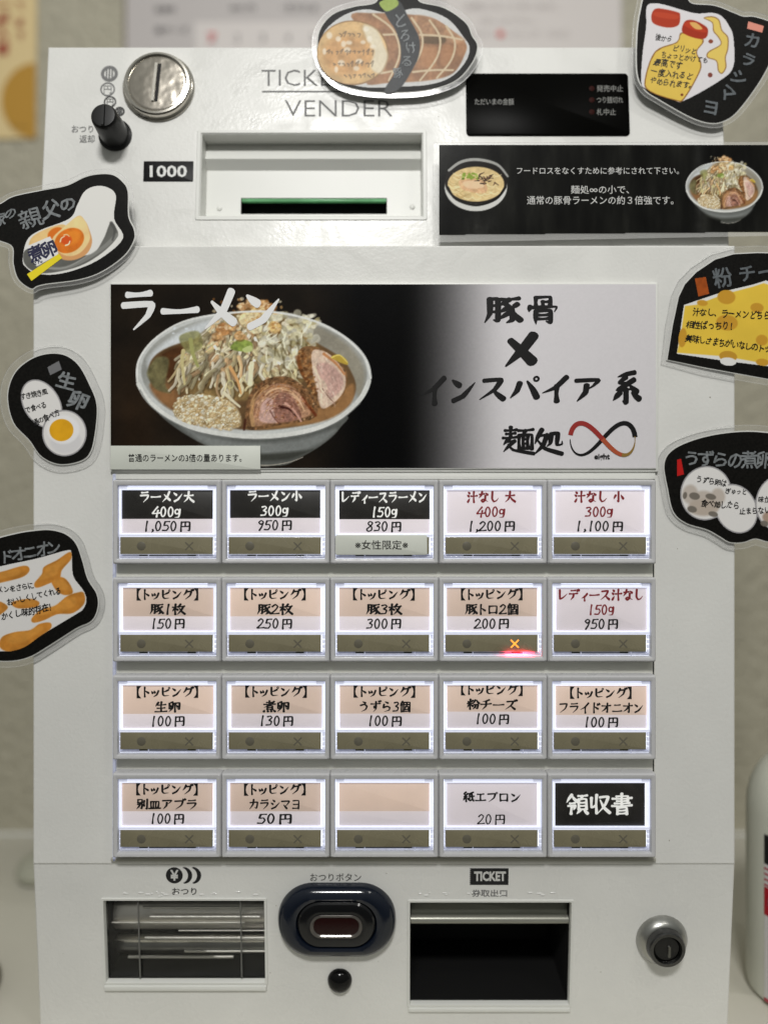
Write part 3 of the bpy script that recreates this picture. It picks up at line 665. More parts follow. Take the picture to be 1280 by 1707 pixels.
for r in range(4):
    for c in range(5):
        kd, t1, t2, t3 = INFO[r][c]
        off = Vector((c*PW*k24*S, 0, -r*PH*k24*S))
        bp = BF.w(*(lambda R: (R[0], R[1]))(brect(0, 0, BW, BH)), 0)+off
        be = empty('push_button', bp, root)
        if (r, c) == (1, 3): be['label'] = 'push button with its red sold-out cross lit'
        elif kd == 'b': be['label'] = 'push button with a blank tan card'
        elif kd == 'z': be['label'] = 'push button with a black card'
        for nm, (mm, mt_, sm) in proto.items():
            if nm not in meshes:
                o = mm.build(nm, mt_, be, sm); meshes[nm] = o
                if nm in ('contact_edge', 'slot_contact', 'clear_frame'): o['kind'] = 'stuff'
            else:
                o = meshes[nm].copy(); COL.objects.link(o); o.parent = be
            if (r, c) == (1, 3) and nm == 'sold_out_mark':
                o.data = o.data.copy(); o.data.materials[0] = LITX
        # the card, cut a little differently in every button
        dx, dy = random.uniform(-1.6, 1.6), DY.get((r, c), 0)+random.uniform(-.6, .6)
        def sh(m): m.v = [tuple(Vector(v)+off) for v in m.v]; return m
        if kd in 'kt' or kd == 'b':
            m = M(); slab(m, BF, brect(14+dx, 17.5+dy, BW-15+dx, 66+dy), 14, 16, .3, .2); sh(m).build('card_heading', CARDBLK if kd == 'k' else CARDTAN, be)
            m = M(); slab(m, BF, brect(14+dx, 66+dy, BW-15+dx, 90.2), 14, 16, .3, .2); sh(m).build('card_price', CARDLIL, be)
        else:
            m = M(); slab(m, BF, brect(14+dx, 17.5+dy, BW-15+dx, 90.2), 14, 16, .3, .2); sh(m).build('card', CARDBLK if kd == 'z' else CARDLIL, be)
        X0 = PX0+c*PW; Y0 = PY0+r*PH; cx = X0+BW/2-1+dx; rt = ROT.get((r, c), random.uniform(-.006, .006)); Z = 16.3
        ww = 14.5
        if kd == 'z':
            letter(lambda m: brush(m, BF, t1, cx-56, cx+56, Y0+54, 35, Z, 12.5, rt, 0, 24), BACKWHITE, 'lettering', be)
        elif kd == 'w':
            letter(lambda m: (brush(m, BF, t1, cx-48, cx+50, Y0+42, 18, Z, 16, 0, 0, 24), brush(m, BF, t3, cx-24, cx+24, Y0+79, 19, Z, 12.5, 0, .03, 24)), BLACKINK, 'lettering', be)
        elif kd in 'krt':
            l1 = lambda m: brush(m, BF, t1, cx-W1[t1]/2-.5, cx+W1[t1]/2, Y0+29+dy, 20.5 if kd != 't' else 18.5, Z, 16.5, rt, 0, 24)
            l2 = lambda m: brush(m, BF, t2, cx-W2[t2]/2, cx+W2[t2]/2, Y0+54+dy, 19, Z, 15.5, rt, .03, 24)
            w3 = W3.get(t3, 60); l3 = lambda m: brush(m, BF, t3, cx-w3/2, cx+w3/2, Y0+78+dy, 19, Z, 15, rt, .04, 24)
            if kd == 'k':
                letter(lambda m: (l1(m), l2(m)), BACKWHITE, 'lettering', be); letter(l3, BLACKINK, 'lettering', be)
            elif kd == 'r':
                letter(lambda m: (l1(m), l2(m)), REDINK, 'lettering', be); letter(l3, BLACKINK, 'lettering', be)
            else: letter(lambda m: (l1(m), l2(m), l3(m)), BLACKINK, 'lettering', be)
        m = M(); R = brect(13, 17, BW-13, 91); quad(m, BF, R, 18); sh(m).build('clear_cover', CLEAR, be)
        if (r, c) == (1, 3):
            m = M(); slab(m, BF, brect(127, 126.5, 141, 130.5), 14.8, 16.6, .5, .4); sh(m).build('warning_lamp', LITRED, be)
            l = bpy.data.lights.new('warning_glow', 'AREA'); l.size = 44*S; l.size_y = 1.5*S; l.shape = 'RECTANGLE'; l.energy = .004; l.color = (1, .04, .08)
            lo = bpy.data.objects.new('warning_glow', l); COL.objects.link(lo); R = brect(134, 128, 135, 129); lo.location = BF.w(R[0], R[1], 22)+off
            lo.rotation_euler = (math.radians(-90), 0, 0); lo.rotation_euler = (math.radians(90), 0, 0)
            
# women-only tape over one status window
tw = front(-3); R = rectpx(tw, 559, 892, 712, 925, 1)
m = M(); slab(m, tw, R, 0, 1.5, 3, .6); tp = tag(m.build('tape_note', NOTE), 'pale tape note with a women-only remark under the 830 yen button', 'note')
letter(lambda m: printed(m, tw, '※女性限定※', (592, 900.5, 680, 916), 1.9, off=.004), BLACKINK, 'lettering', tp)

# base lettering and fittings
F = BASE
def yen_icon(m):
    a, b = F.loc(291, 1459); loft(m, F, [(cloop(a, b, .1, 30), .6), (cloop(a, b, 14.3, 30), .4)])
    for k, x in enumerate((313, 328)):
        A = cloop(*F.loc(x-6, 1459), 14.5, 32); P = []
        a2, b2 = F.loc(x-7, 1459)
        out = [(a2+15*math.cos(t), b2+15*math.sin(t)) for t in np.linspace(-1.4, 1.4, 14)]
        inn = [(a2-7+15*math.cos(t), b2+15*math.sin(t)) for t in np.linspace(1.15, -1.15, 14)]
        loft(m, F, [(out+inn, .3), (out+inn, .5)], cap1=True)
letter(yen_icon, mat('icon_black', (28, 28, 30)), 'change_icon')
letter(lambda m: printed(m, F, '¥', (284, 1450, 298, 1468), .9, off=.03), mat('icon_white', alb=(.6, .6, .58)), 'lettering')
DP = mat('dark_grey_print', (66, 66, 64))
letter(lambda m: (printed(m, F, 'おつり', (287, 1480, 328, 1492), .5, off=.012), printed(m, F, 'おつりボタン', (517, 1456, 602, 1469), .5, off=.004)), DP)
letter(lambda m: printed(m, F, '券取出口', (786, 1483, 845, 1495), .5, off=.015), GREY1)
def tick(m):
    R = rectpx(F, 783, 1447.5, 847, 1475, .5); P = []; n = 8
    x0, y0, x1, y1 = R
    L = [(x0, y0), (x1, y0), (x1, y1), (x0, y1)]
    for k in range(n): yy = y1-(k+.5)*(y1-y0)/n; P += [(x0, yy+1), (x0+1.6, yy+.4), (x0+1.6, yy-.6), (x0, yy-1)]
    L += P; loft(m, F, [(L, .2), (L, .6)], cap1=True)
tk = letter(tick, mat('icon_black', ()), 'ticket_icon')
letter(lambda m: printed(m, F, 'TICKET', (790, 1452.5, 843, 1469), 1.0, off=.045), MATS['icon_white'], 'lettering', tk)

# coin return tray
R = trayL; m = M()
loft(m, F, [(rloop(*ins(R, -4), 2), .2), (rloop(*ins(R, -3.4), 2), 2.4), (rloop(*ins(R, 0), 1), 2.4), (rloop(*ins(R, .8), 1), 0), (rloop(*ins(R, 1), 1), -8)])
slab(m, F, [R[0]-3, R[1]-14, R[2]+2, R[1]-4], 0, 5, 2, 2)
tr = m.build('change_tray', WHITE2, root)
m = M(); loft(m, F, [(rloop(*ins(R, 1), 1), -8), (rloop(*ins(R, 1), 1), -140)], cap1=True); m.build('tray_cavity', mat('cavity_grey', (7, 7, 8), rough=.5, spec=.2), tr)
def hcyl(m, F, x0, x1, b, z, r, n=28):
    vs = []; fs = []
    for i, x in enumerate((x0, x1)):
        for k in range(n): t = 2*math.pi*k/n; vs.append(F.w(x, b+r*math.sin(t), z+r*math.cos(t)))
    for k in range(n): fs.append((k, (k+1) % n, n+(k+1) % n, n+k))
    fs += [tuple(range(n)), tuple(range(n, 2*n))]; m.add(vs, fs)
mb = (R[1]+R[3])/2
m = M(); hcyl(m, F, R[0]+3, R[2]-3, mb+18, -64, 33); m.build('steel_roller', mat('roller_steel', alb=(.62, .60, .56), rough=.34, metal=1, bump=.3, bscale=60), tr)
m = M(); slab(m, F, [R[0]+2, mb-24, R[2]-2, mb-18], -44, -30, 1); m.build('tray_bar', mat('bar_steel', alb=(.55, .54, .5), rough=.25, metal=1), tr)
for yy, zz_, rr_, xa, xb in ((44, -26, 2.2, 58, 3), (38, -30, 1.6, 110, 3), (28, -24, 2.6, 70, 12), (16, -26, 1.4, 3, 40), (4, -22, 1.2, 120, 3), (-12, -26, 2.4, 60, 3), (-34, -22, 2, 130, 3), (-47, -26, 2.6, 30, 60)):
    m = M(); hcyl(m, F, R[0]+xa, R[2]-xb, mb+yy, zz_, rr_, 12); m.build('tray_glint', mat('glint_steel', alb=(.62, .61, .56), rough=.5, metal=1, bump=.5, bscale=150, bdist=.001), tr)  # thin bars added as bright streaks in place of soft metal reflections
m = M(); hcyl(m, F, R[0]+3, R[2]-3, mb-46, -60, 16); m.build('lower_roller', DARKSTEEL, tr)
for x in (232, 402):
    a, b = F.loc(x, 1560, -5); m = M(); slab(m, F, [a-1.2, R[1]+2, a+1.2, R[3]-2], -7, -4.2, .4); m.build('flap_rib', mat('rib_grey', alb=(.14, .14, .13), rough=.3), tr)
m = M(); slab(m, F, ins(R, 2), -11, -8.5, 1); m.build('clear_flap', ACRYL, tr)

m = M(); GR = random.Random(4)
for i in range(34):
    x = GR.choice([GR.uniform(205, 440), GR.uniform(690, 940)]); y = 1489+GR.gauss(0, 2.2); a_, b_ = F.loc(x, y); rx = GR.uniform(1.2, 5.5); ry = GR.uniform(.8, 2)
    loft(m, F, [(cloop(a_, b_, rx*math.cos(t), 10, ry*math.cos(t)), .1+1.1*math.sin(t)) for t in (0, .5, 1.0, 1.4)], cap1=True)
DR = random.Random(12); dm_ = M()
for i in range(46):
    Fd = DR.choice([TOP, BODY, BASE]); ya, yb = {id(TOP): (85, 400), id(BODY): (420, 1430), id(BASE): (1450, 1700)}[id(Fd)]
    x = DR.uniform(75, 1205) if Fd is not BODY else DR.choice([DR.uniform(62, 178), DR.uniform(1102, 1218)]); y = DR.uniform(ya, yb); rr_ = DR.uniform(.5, 1.3)
    if Fd is TOP and 330 < x < 712 and y > 215: continue
    if Fd is BASE and (165 < x < 450 or 675 < x < 955) and y > 1492: continue
    a_, b_ = Fd.loc(x, y); loft(dm_, Fd, [(cloop(a_, b_, rr_, 7, rr_*DR.uniform(.6, 1.6)), .05), (cloop(a_, b_, rr_*.5, 7), .3)], cap1=True)
dm_.build('grime_speck', mat('grime', alb=(.30, .28, .22), rough=.8), root)['kind'] = 'stuff'
gl_ = m.build('glue_residue', mat('dried_glue', alb=(.76, .76, .74), rough=.12, spec=.9), root); gl_['kind'] = 'stuff'
# ticket outlet
R = trayR; m = M()
loft(m, F, [(rloop(*ins(R, -4), 2), .2), (rloop(*ins(R, -3.4), 2), 2.4), (rloop(*ins(R, 0), 1), 2.4), (rloop(*ins(R, .8), 1), 0), (rloop(*ins(R, 1), 1), -8)])
slab(m, F, [R[0]-2, R[1]-13, R[2]+2, R[1]-4], 0, 4, 2, 2)
to = m.build('ticket_outlet', WHITE2, root)
m = M(); loft(m, F, [(rloop(*ins(R, 1), 1), -8), (rloop(*ins(R, 1), 1), -170)], cap1=True); m.build('outlet_cavity', HOLE, to)
m = M(); hcyl(m, F, R[0]+2, R[2]-2, R[3]-40, -13, 7); m.build('guide_bar', mat('guide_steel', alb=(.30, .30, .26), rough=.35, metal=.5), to)
m = M(); slab(m, F, [R[0]+2, R[3]-36, R[2]-2, R[3]-1], -26, -18, 1); m.build('guide_plate', mat('guide_plate', alb=(.10, .104, .085), rough=.3), to)
for x in (755, 828):
    a, b = F.loc(x, 1650, -90); m = M()
    loft(m, F, [(rloop(a-18, b-24, a+18, b+6, 3), -120), (rloop(a-5, b+14, a+5, b+30, 3), -100)], cap1=True); m.build('paper_guide', mat('guide_dark', (42, 43, 32), rough=.4), to)
m = M(); slab(m, F, [R[0]+40, mb-8, R[2]-90, mb-4], -100, -92, 1); m.build('cutter_edge', mat('guide_dark', ()), to)

# change button
a0, b0 = F.loc(561, 1538.5, 14)
def stad(w_, h_): return rloop(a0-w_, b0-h_, a0+w_, b0+h_, h_*.96, 12)
m = M(); loft(m, F, [(stad(100, 63), 0), (stad(100, 63), 5), (stad(97, 60), 14), (stad(90, 53), 20), (stad(80, 46), 22), (stad(68, 42), 20), (stad(66, 40), 15)])
cb = m.build('change_button', mat('navy_gloss', (14, 21, 34), rough=.13, spec=.6), root)
m = M(); loft(m, F, [(stad(66, 40), 14), (stad(65, 39.5), 19), (stad(62, 37), 22), (stad(52, 28), 23.5), (stad(48, 24), 23.2)], cap1=True); m.build('button_cap', mat('black_cap', (10, 11, 14), rough=.14, spec=.6), cb)
m = M(); loft(m, F, [(stad(44, 20), 23.4), (stad(43.5, 19.5), 25.5), (stad(40, 17), 25.5), (stad(38, 15), 23.6)]); m.build('window_ring', mat('ring_grey', alb=(.14, .13, .12), rough=.25, metal=.6), cb)
m = M(); loft(m, F, [(stad(38, 15), 23.8), (stad(34, 12), 24.2)], cap1=True); m.build('red_window', mat('dark_red', (32, 6, 6), rough=.25, spec=.3), cb)
a, b = F.loc(566, 1639, 8); m = M(); loft(m, F, [(cloop(a, b, 21*math.cos(t), 36), 16*math.sin(t)) for t in np.linspace(0, 1.5, 9)], cap1=True); m.build('round_sensor', BLACKGLOSS, root)

# key lock
a, b = F.loc(1102, 1566)
m = M(); loft(m, F, [(cloop(a, b, r, 48), z) for r, z in ((44, 0), (43, 4), (38, 12), (34, 16), (32, 16.5), (31, 14))]); kl = m.build('key_lock', mat('lock_steel', alb=(.42, .42, .40), rough=.3, metal=1, bump=.1), root)
m = M(); loft(m, F, [(cloop(a, b, r, 40), z) for r, z in ((33, 10), (31, 26), (29, 29), (24, 29), (22, 24))]); m.build('lock_barrel', mat('barrel_dark', alb=(.10, .10, .10), rough=.25, metal=1), kl)
m = M(); loft(m, F, [(cloop(a, b, 23, 30), 22), (cloop(a, b, 20, 30), 24)], cap1=True); m.build('lock_core', BLACKRUB, kl)
m = M(); loft(m, F, [(rloop(a-3+4, b-16, a+3+4, b+6, 2), 24), (rloop(a-2+4, b-15, a+2+4, b+5, 2), 26)], cap1=True); m.build('keyhole_cover', mat('key_grey', alb=(.16, .16, .15), rough=.3, metal=1), kl)

# ------------------------------------------------------------------ ramen painting, in the banner's own picture units
def paint_bowl(k, R=random.Random(3)):
    e, p, l = k.ell, k.poly, k.line
    U = R.uniform
    # bowl body and foot
    p([(262, 685), (300, 718), (352, 746), (402, 760), (408, 775), (470, 776), (498, 764), (536, 742), (568, 712), (570, 690), (430, 690), (270, 660)], (84, 86, 83), 2, tex=(22, .12))
    p([(300, 708), (352, 728), (430, 738), (500, 732), (560, 715), (530, 742), (470, 758), (400, 755), (345, 742)], (118, 121, 119), 8, tex=(22, .1))
    p([(330, 742), (400, 757), (500, 752), (520, 750), (480, 766), (405, 766)], (50, 51, 46), 6, .8)
    l([(408, 771), (440, 776), (480, 771), (505, 762)], 2.2, 1.2, (150, 146, 136), .8)
    # rim and inside
    e(423, 624, 196, 105, (184, 186, 184), .02, 1.2, tex=(70, .10))
    e(424, 621, 188, 97, (150, 151, 147), .02, 3, tex=(50, .12))
    p([(246, 600), (290, 560), (350, 533), (424, 524), (424, 560), (330, 575), (270, 625)], (188, 192, 194), 8, tex=(30, .12))
    p([(480, 528), (540, 548), (585, 580), (608, 620), (600, 660), (585, 640), (560, 590), (500, 560)], (136, 131, 118), 8, tex=(30, .12))
    for _ in range(18): e(U(275, 330), U(545, 590), U(1, 2.4), U(1, 2), (215, 222, 228), 0, 1.2, .6)
    # soup
    p([(248, 615), (262, 590), (300, 572), (360, 560), (480, 556), (560, 590), (588, 625), (592, 655), (570, 685), (520, 706), (430, 717), (350, 707), (290, 684), (258, 652)], (100, 76, 50), 3, tex=(26, .25))
    p([(500, 690), (560, 660), (588, 640), (585, 672), (545, 700), (470, 713), (420, 715), (440, 704)], (150, 110, 70), 5, .9, tex=(14, .15))
    p([(250, 640), (278, 640), (300, 662), (290, 684), (262, 664)], (132, 94, 60), 5, .9, tex=(12, .25))
    p([(270, 590), (320, 575), (330, 600), (300, 630), (265, 625)], (70, 42, 22), 6, .9, tex=(12, .3))
    p([(246, 618), (262, 596), (282, 600), (276, 640), (285, 655), (262, 650), (250, 635)], (100, 96, 66), 4, .9, tex=(9, .35))
    # vegetable mound
    p([(296, 625), (312, 580), (350, 545), (392, 520), (432, 512), (478, 530), (516, 556), (532, 590), (500, 640), (455, 655), (400, 668), (330, 660), (298, 648)], (120, 98, 62), 5, tex=(10, .4))
    for i_ in range(330):                                       # bean sprouts, back to front
        y0 = 530+i_*.30+U(-8, 8); sp_ = 24+(y0-520)*.95; x0 = 402+U(-1, .8)*sp_; dx = (x0-405)*U(.05, .45)+U(-16, 16); L = U(14, 42)
        y1 = min(y0+L, 668); sh_ = U(.62, 1.12)
        if min(x0, x0+dx) < 276 or (min(x0, x0+dx) < 300 and y1 < 585): continue
        b_ = R.choice([(208, 196, 160), (190, 178, 140), (220, 208, 176), (196, 162, 122), (174, 158, 120), (230, 220, 196)])
        col = tuple(v*sh_ for v in b_); P = [(x0, y0), (x0+dx*.5+U(-6, 6), y0+(y1-y0)*.35), (x0+dx*.8+U(-5, 5), y0+(y1-y0)*.7), (x0+dx+U(-5, 5), y1)]
        l([(a_+2, c_+1.4) for a_, c_ in P], 6.5, 4, (58, 44, 26), 2.4, .42); l(P, U(4.6, 8), U(2.4, 5), col, 1.4, .93)
        l([(a_-1.2, c_) for a_, c_ in P], 1.8, .8, tuple(min(255, v*1.25) for v in col), .9, .6)
    for _ in range(5):                                          # curls
        x, y = U(300, 400), U(560, 650); e(x, y, U(5, 8), U(5, 8), (192, 184, 132), 0, 1, .85, ring=2)
    for _ in range(150):                                         # cabbage, pale clumps on the right
        x, y = U(436, 528), U(522, 612)
        if (x-436)*.55+522-30 > y+28: continue
        g = U(.66, 1.04); e(x, y, U(4, 11), U(3, 7), tuple(v*g for v in R.choice([(228, 222, 196), (216, 208, 170), (234, 229, 210), (186, 174, 128)])), U(-1, 1), 2.4, .78, tex=(5, .16))
    for _ in range(14):
        x, y = U(440, 520), U(530, 600); l([(x, y), (x+U(-10, 10), y+U(6, 14)), (x+U(-16, 16), y+U(14, 30))], 3.2, 1.2, (236, 232, 206), 1, .75)
    for _ in range(16):
        x, y = U(450, 520), U(560, 625); l([(x, y), (x+U(-8, 8), y+U(10, 22))], 4, 2, (78, 66, 36), 2.2, .5)
    p([(384, 580), (398, 566), (418, 570), (420, 582), (402, 586)], (128, 144, 70), 1.5, tex=(5, .3)); p([(404, 582), (418, 576), (421, 584), (410, 588)], (184, 194, 130), 1.2, .9)
    p([(300, 560), (330, 552), (338, 575), (320, 590), (306, 580)], (128, 126, 80), 3, .8, tex=(7, .3))
    l([(318, 566), (322, 590), (330, 610)], 7, 5, (152, 152, 96), 1.2); l([(306, 585), (304, 605), (308, 640)], 7, 4, (188, 176, 128), 1.2); l([(420, 606), (418, 624), (417, 640)], 8, 8, (228, 216, 184), 1.2)
    l([(378, 640), (372, 660), (364, 668)], 3, 3, (226, 210, 170), 1); l([(374, 655), (388, 668), (400, 678)], 6, 3, (214, 206, 178), 1); l([(384, 612), (396, 634), (402, 656)], 6, 3, (206, 158, 104), 1)
    # fat and glaze on the peak
    for x, y, r_, c_ in ((420, 505, 14, (190, 154, 112)), (404, 511, 9, (180, 142, 100)), (438, 508, 12, (206, 166, 118)), (432, 520, 13, (214, 188, 140)), (372, 548, 13, (172, 124, 78)), (362, 560, 9, (190, 148, 100)), (388, 545, 8, (204, 160, 108)), (412, 532, 15, (216, 198, 154)), (424, 545, 14, (226, 212, 172)), (452, 512, 10, (168, 118, 70)), (458, 545, 12, (214, 180, 120)), (400, 560, 9, (198, 156, 104))):
        e(x, y+2, r_, r_*.86, (110, 72, 36), 0, 3, .5); p([(x+r_*math.cos(q_)*U(.7, 1.15), y+r_*.85*math.sin(q_)*U(.7, 1.15)) for q_ in np.linspace(0, 5.6, 8)], c_, 2.4, .95, tex=(4, .32))
        for _ in range(5): e(x+U(-.6, .6)*r_, y+U(-.6, .4)*r_, r_*U(.12, .35), r_*U(.1, .25), R.choice([(238, 222, 190), (150, 104, 62), (214, 186, 146)]), 0, 1.6, .6)
    for _ in range(60): e(U(350, 470), U(498, 560), U(1.4, 4), U(1.2, 3), R.choice([(232, 214, 176), (150, 98, 48), (206, 164, 104), (246, 236, 206)]), 0, 1.3, .55)
    # chopped garlic
    p([(292, 690), (296, 672), (320, 660), (352, 660), (384, 670), (400, 690), (398, 712), (360, 712), (320, 702)], (206, 188, 148), 4, .95, tex=(4, .3))
    for _ in range(620):
        a_, q = U(0, 6.28), math.sqrt(U(0, 1)); x, y = 345+q*math.cos(a_)*56, 688+q*math.sin(a_)*29
        y += (x-343)*.16; r_ = U(1.2, 3.9)
        if y > 716-((x-400)/150)**2*30: continue
        g = U(.74, 1.04); e(x+.8, y+1.2, r_, r_*.8, (150, 118, 76), 0, 1.6, .4); e(x, y, r_, r_*U(.6, .9), tuple(v*g for v in R.choice([(226, 214, 182), (206, 184, 140), (236, 228, 204), (184, 156, 108)])), U(-1, 1), 1.2); e(x-r_*.25, y-r_*.25, r_*.35, r_*.25, (248, 240, 216), 0, 1, .8)
    # pork behind
    p([(496, 608), (499, 584), (512, 577), (530, 579), (548, 590), (566, 606), (578, 622), (576, 650), (560, 674), (536, 684), (524, 668), (520, 648), (506, 632)], (126, 92, 60), 1.6, tex=(5, .45))
    p([(522, 584), (545, 588), (564, 606), (575, 624), (574, 650), (556, 672), (536, 680), (528, 650), (520, 610)], (206, 182, 162), 2, tex=(5, .18))
    p([(530, 606), (552, 608), (570, 628), (570, 648), (550, 664), (544, 640), (530, 624)], (184, 148, 138), 3, .9, tex=(5, .25))
    l([(540, 590), (560, 606), (574, 624)], 5, 3, (176, 112, 64), 1.6, .8); l([(524, 612), (534, 640), (536, 672)], 5, 3, (232, 208, 182), 2, .8); l([(538, 648), (548, 662), (558, 672)], 1.6, 1, (96, 52, 40), .9)
    l([(496, 596), (504, 622), (520, 646)], 8, 4, (98, 54, 24), 3, .7, tex=(5, .4))
    p([(552, 596), (562, 591), (576, 598), (580, 608), (566, 604)], (178, 150, 62), 1.6); l([(553, 596), (566, 592), (579, 604)], 2.4, 1.6, (216, 196, 104), .9)
    # pork in front
    p([(412, 714), (409, 690), (414, 662), (428, 642), (450, 630), (480, 628), (504, 642), (520, 658), (530, 678), (526, 694), (510, 702), (470, 708), (430, 716)], (116, 84, 56), 1.6, tex=(4.5, .55))
    p([(424, 708), (424, 676), (434, 654), (456, 640), (482, 642), (500, 656), (514, 676), (516, 692), (490, 700), (450, 706)], (168, 128, 100), 3, tex=(4, .3))
    l([(422, 708), (419, 684), (426, 660), (446, 644)], 7, 6, (188, 148, 104), 2.4, .8, tex=(5, .2))
    p([(434, 702), (434, 680), (442, 664), (456, 668), (458, 690), (464, 704)], (190, 156, 146), 3, tex=(3.5, .25))
    p([(456, 668), (470, 654), (486, 660), (500, 684), (500, 698), (466, 704), (458, 690)], (140, 100, 86), 3, tex=(3.5, .35))
    l([(438, 668), (450, 652), (474, 648), (494, 662), (508, 684)], 3, 3, (222, 186, 146), 1.8, .75); l([(466, 678), (482, 682), (494, 694)], 5, 2, (54, 22, 18), 1.8, .9); l([(476, 672), (490, 684), (502, 702)], 3.6, 3, (206, 158, 142), 1.4, .9)
    l([(450, 684), (458, 698), (466, 706)], 1.4, 1.4, (96, 52, 40), 1); l([(504, 664), (520, 684), (526, 692)], 5, 5, (96, 40, 20), 2.4, .8, tex=(4, .4)); l([(409, 700), (407, 716)], 4, 4, (60, 28, 20), 2, .8)
    for _ in range(150):                                        # meat grain following the roll
        t_, q_ = U(.2, 3.3), U(.2, 1); cx_, cy_ = 470, 700; A_ = [(cx_+(14+44*q_)*math.cos(t_+d_), cy_-(10+58*q_)*math.sin(t_+d_)) for d_ in (0, .12, .24)]
        if A_[0][0] < 416 or A_[2][0] < 414 or A_[0][1] > 704 or A_[2][1] > 704: continue
        l(A_, U(1, 2.2), .7, R.choice([(210, 168, 140), (120, 72, 48), (150, 104, 80), (226, 190, 164), (96, 56, 34)] if q_ < .75 else [(92, 52, 26), (160, 104, 56), (70, 38, 20), (190, 136, 84)]), 1, .5)
    for _ in range(80):
        x, y = U(526, 572), U(592, 670)
        if x-526 > 48-abs(y-640)*.55: continue
        l([(x, y), (x+U(0, 5), y+U(5, 10))], U(1, 2.6), .8, R.choice([(228, 204, 186), (160, 118, 106), (196, 160, 146), (236, 220, 204)]), 1.1, .45)
    for _ in range(60):
        y = U(584, 660); x = 502+(y-584)*.26+U(-5, 12); e(x, y, U(1, 3.4), U(1, 2.6), R.choice([(170, 118, 66), (80, 46, 22), (196, 150, 98), (110, 66, 34)]), 0, 1.3, .6)
    for _ in range(70):
        x, y = U(425, 525), U(634, 700); e(x, y, U(.8, 2.4), U(.8, 1.8), R.choice([(228, 192, 150), (92, 46, 22), (170, 110, 60)]), 0, 1.1, .45)
    # front rim over everything
    k.line([(231, 640), (248, 668), (285, 697), (340, 718), (424, 728), (505, 720), (560, 700), (598, 668), (615, 636)], 7, 7, (206, 207, 203), 1.4, 1, tex=(60, .10), mid=1.1)
    k.line([(234, 650), (252, 677), (290, 704), (342, 724), (424, 733), (506, 725), (562, 704), (600, 673)], 2, 2, (112, 114, 112), 1.4, .7)
    k.line([(229, 636), (232, 600), (262, 562), (320, 532), (424, 519), (500, 528), (560, 552), (605, 592), (618, 630)], 3.4, 3.4, (214, 215, 212), 1.2, .95)

# ---- the big banner
BN = front(9.5)
k = Ink(185, 474, 1092.5, 780.5, 1.25)
X, Y = k.X, k.Y
nz = vnoise(X, Y, 60, 5, 5); base = np.array([24, 19, 14.])*(.55+.9*nz[..., None])
fade = np.clip((X-520)/80, 0, 1)[..., None]; base = base*(1-fade)+np.array([3, 3, 4.])*fade
left = np.clip((300-X)/120, 0, 1)*np.clip((Y-560)/120, 0, 1); base += left[..., None]*np.array([12, 6, 1.])*(vnoise(X, X*0, 26, 8, 2)[..., None]*2)
t = np.clip((X-648)/210, 0, 1); g = (t*t*(3-2*t))*(1-.03*np.clip((X-860)/230, 0, 1))
grey = g[..., None]*np.array([203, 200, 203.])
k.C = base*(1-np.clip((X-640)/60, 0, 1)[..., None])+np.maximum(grey, 4)*np.clip((X-640)/60, 0, 1)[..., None]
paint_bowl(k)
k.C = k.C*(1+(vnoise(X, Y, 3.5, 11, 2)[..., None]-.5)*.09*(1-g[..., None]*.8))+(vnoise(X, Y, 2.2, 12, 1)[..., None]-.5)*2
bn = M(); R = rectpx(BN, 184, 473, 1093.5, 781.5, 1.6); slab(bn, BN, R, -1.2, 1.2, .5, .3)
banner = tag(bn.build('menu_banner', mat('banner_board', alb=(.66, .66, .63), rough=.5)), 'wide glossy menu banner with a heaped ramen bowl photo above the buttons', 'banner')
k.sheet('printed_sheet', BN, 1.5, PRINT, banner)
letter(lambda m: brush(m, BN, 'ラーメン', 197, 472, 517, 74, 1.9, 16.5), mat('title_white', alb=(.82, .82, .82), rough=.4), 'lettering', banner)
def bl(m):
    brush(m, BN, '豚', 806, 868, 517, 47, 1.9, 15.5); brush(m, BN, '骨', 878, 932, 517, 49, 1.9, 14)
    brush(m, BN, '×', 836, 902, 584, 56, 1.9, 24); brush(m, BN, '系', 1016, 1070, 646, 54, 1.9, 16)
    for c, x in zip('インスパイア', (730, 787, 846, 893, 948, 985+0)): pass
    brush(m, BN, 'イン', 698, 796, 650, 49, 1.9, 17, 0, .06); brush(m, BN, 'スパイア', 796, 1004, 648, 46, 1.9, 17, 0, .06)
    brush(m, BN, '麺', 836, 890, 735, 48, 1.9, 12); brush(m, BN, '処', 888, 938, 737, 46, 1.9, 15)
    printed(m, BN, 'eight', (990, 756, 1016, 768), 2.9, off=.03)
letter(bl, BLACKINK, 'lettering', banner)
# the looped logo: two-colour brush band
def band(P, W, m, z0=2.0):
    P = np.array(P); T = np.gradient(P, axis=0); T /= np.linalg.norm(T, axis=1)[:, None]; N = np.stack([-T[:, 1], T[:, 0]], 1); vs = []
    for i, (q, n_, w_) in enumerate(zip(P, N, W)):
        zz = z0+i*.004
        for sg in (1, -1): x, y = q+n_*w_*sg/2; vs.append(BN.w(*BN.loc(x, y, zz), zz))
    m.add(vs, [(2*i, 2*i+1, 2*i+3, 2*i+2) for i in range(len(P)-1)])
def lem(t): s_ = math.sin(t); c = math.cos(t); return (1003+51*c*1.0, 732+52*s_*c/(1)*1.02)
def loopx(t0, t1, n=40):
    out = []
    for t in np.linspace(t0, t1, n): out.append((1004+51*math.cos(t)*(1+.06*math.cos(2*t)), 732-26.5*math.sin(2*t)))
    return out
def lg(a_, b_, w0, w1, z, mt, n=44): m = M(); band(loopx(a_, b_, n), np.linspace(w0, w1, n), m, z); return m.build('logo_stroke', mt, banner, smooth=False)
pi = math.pi
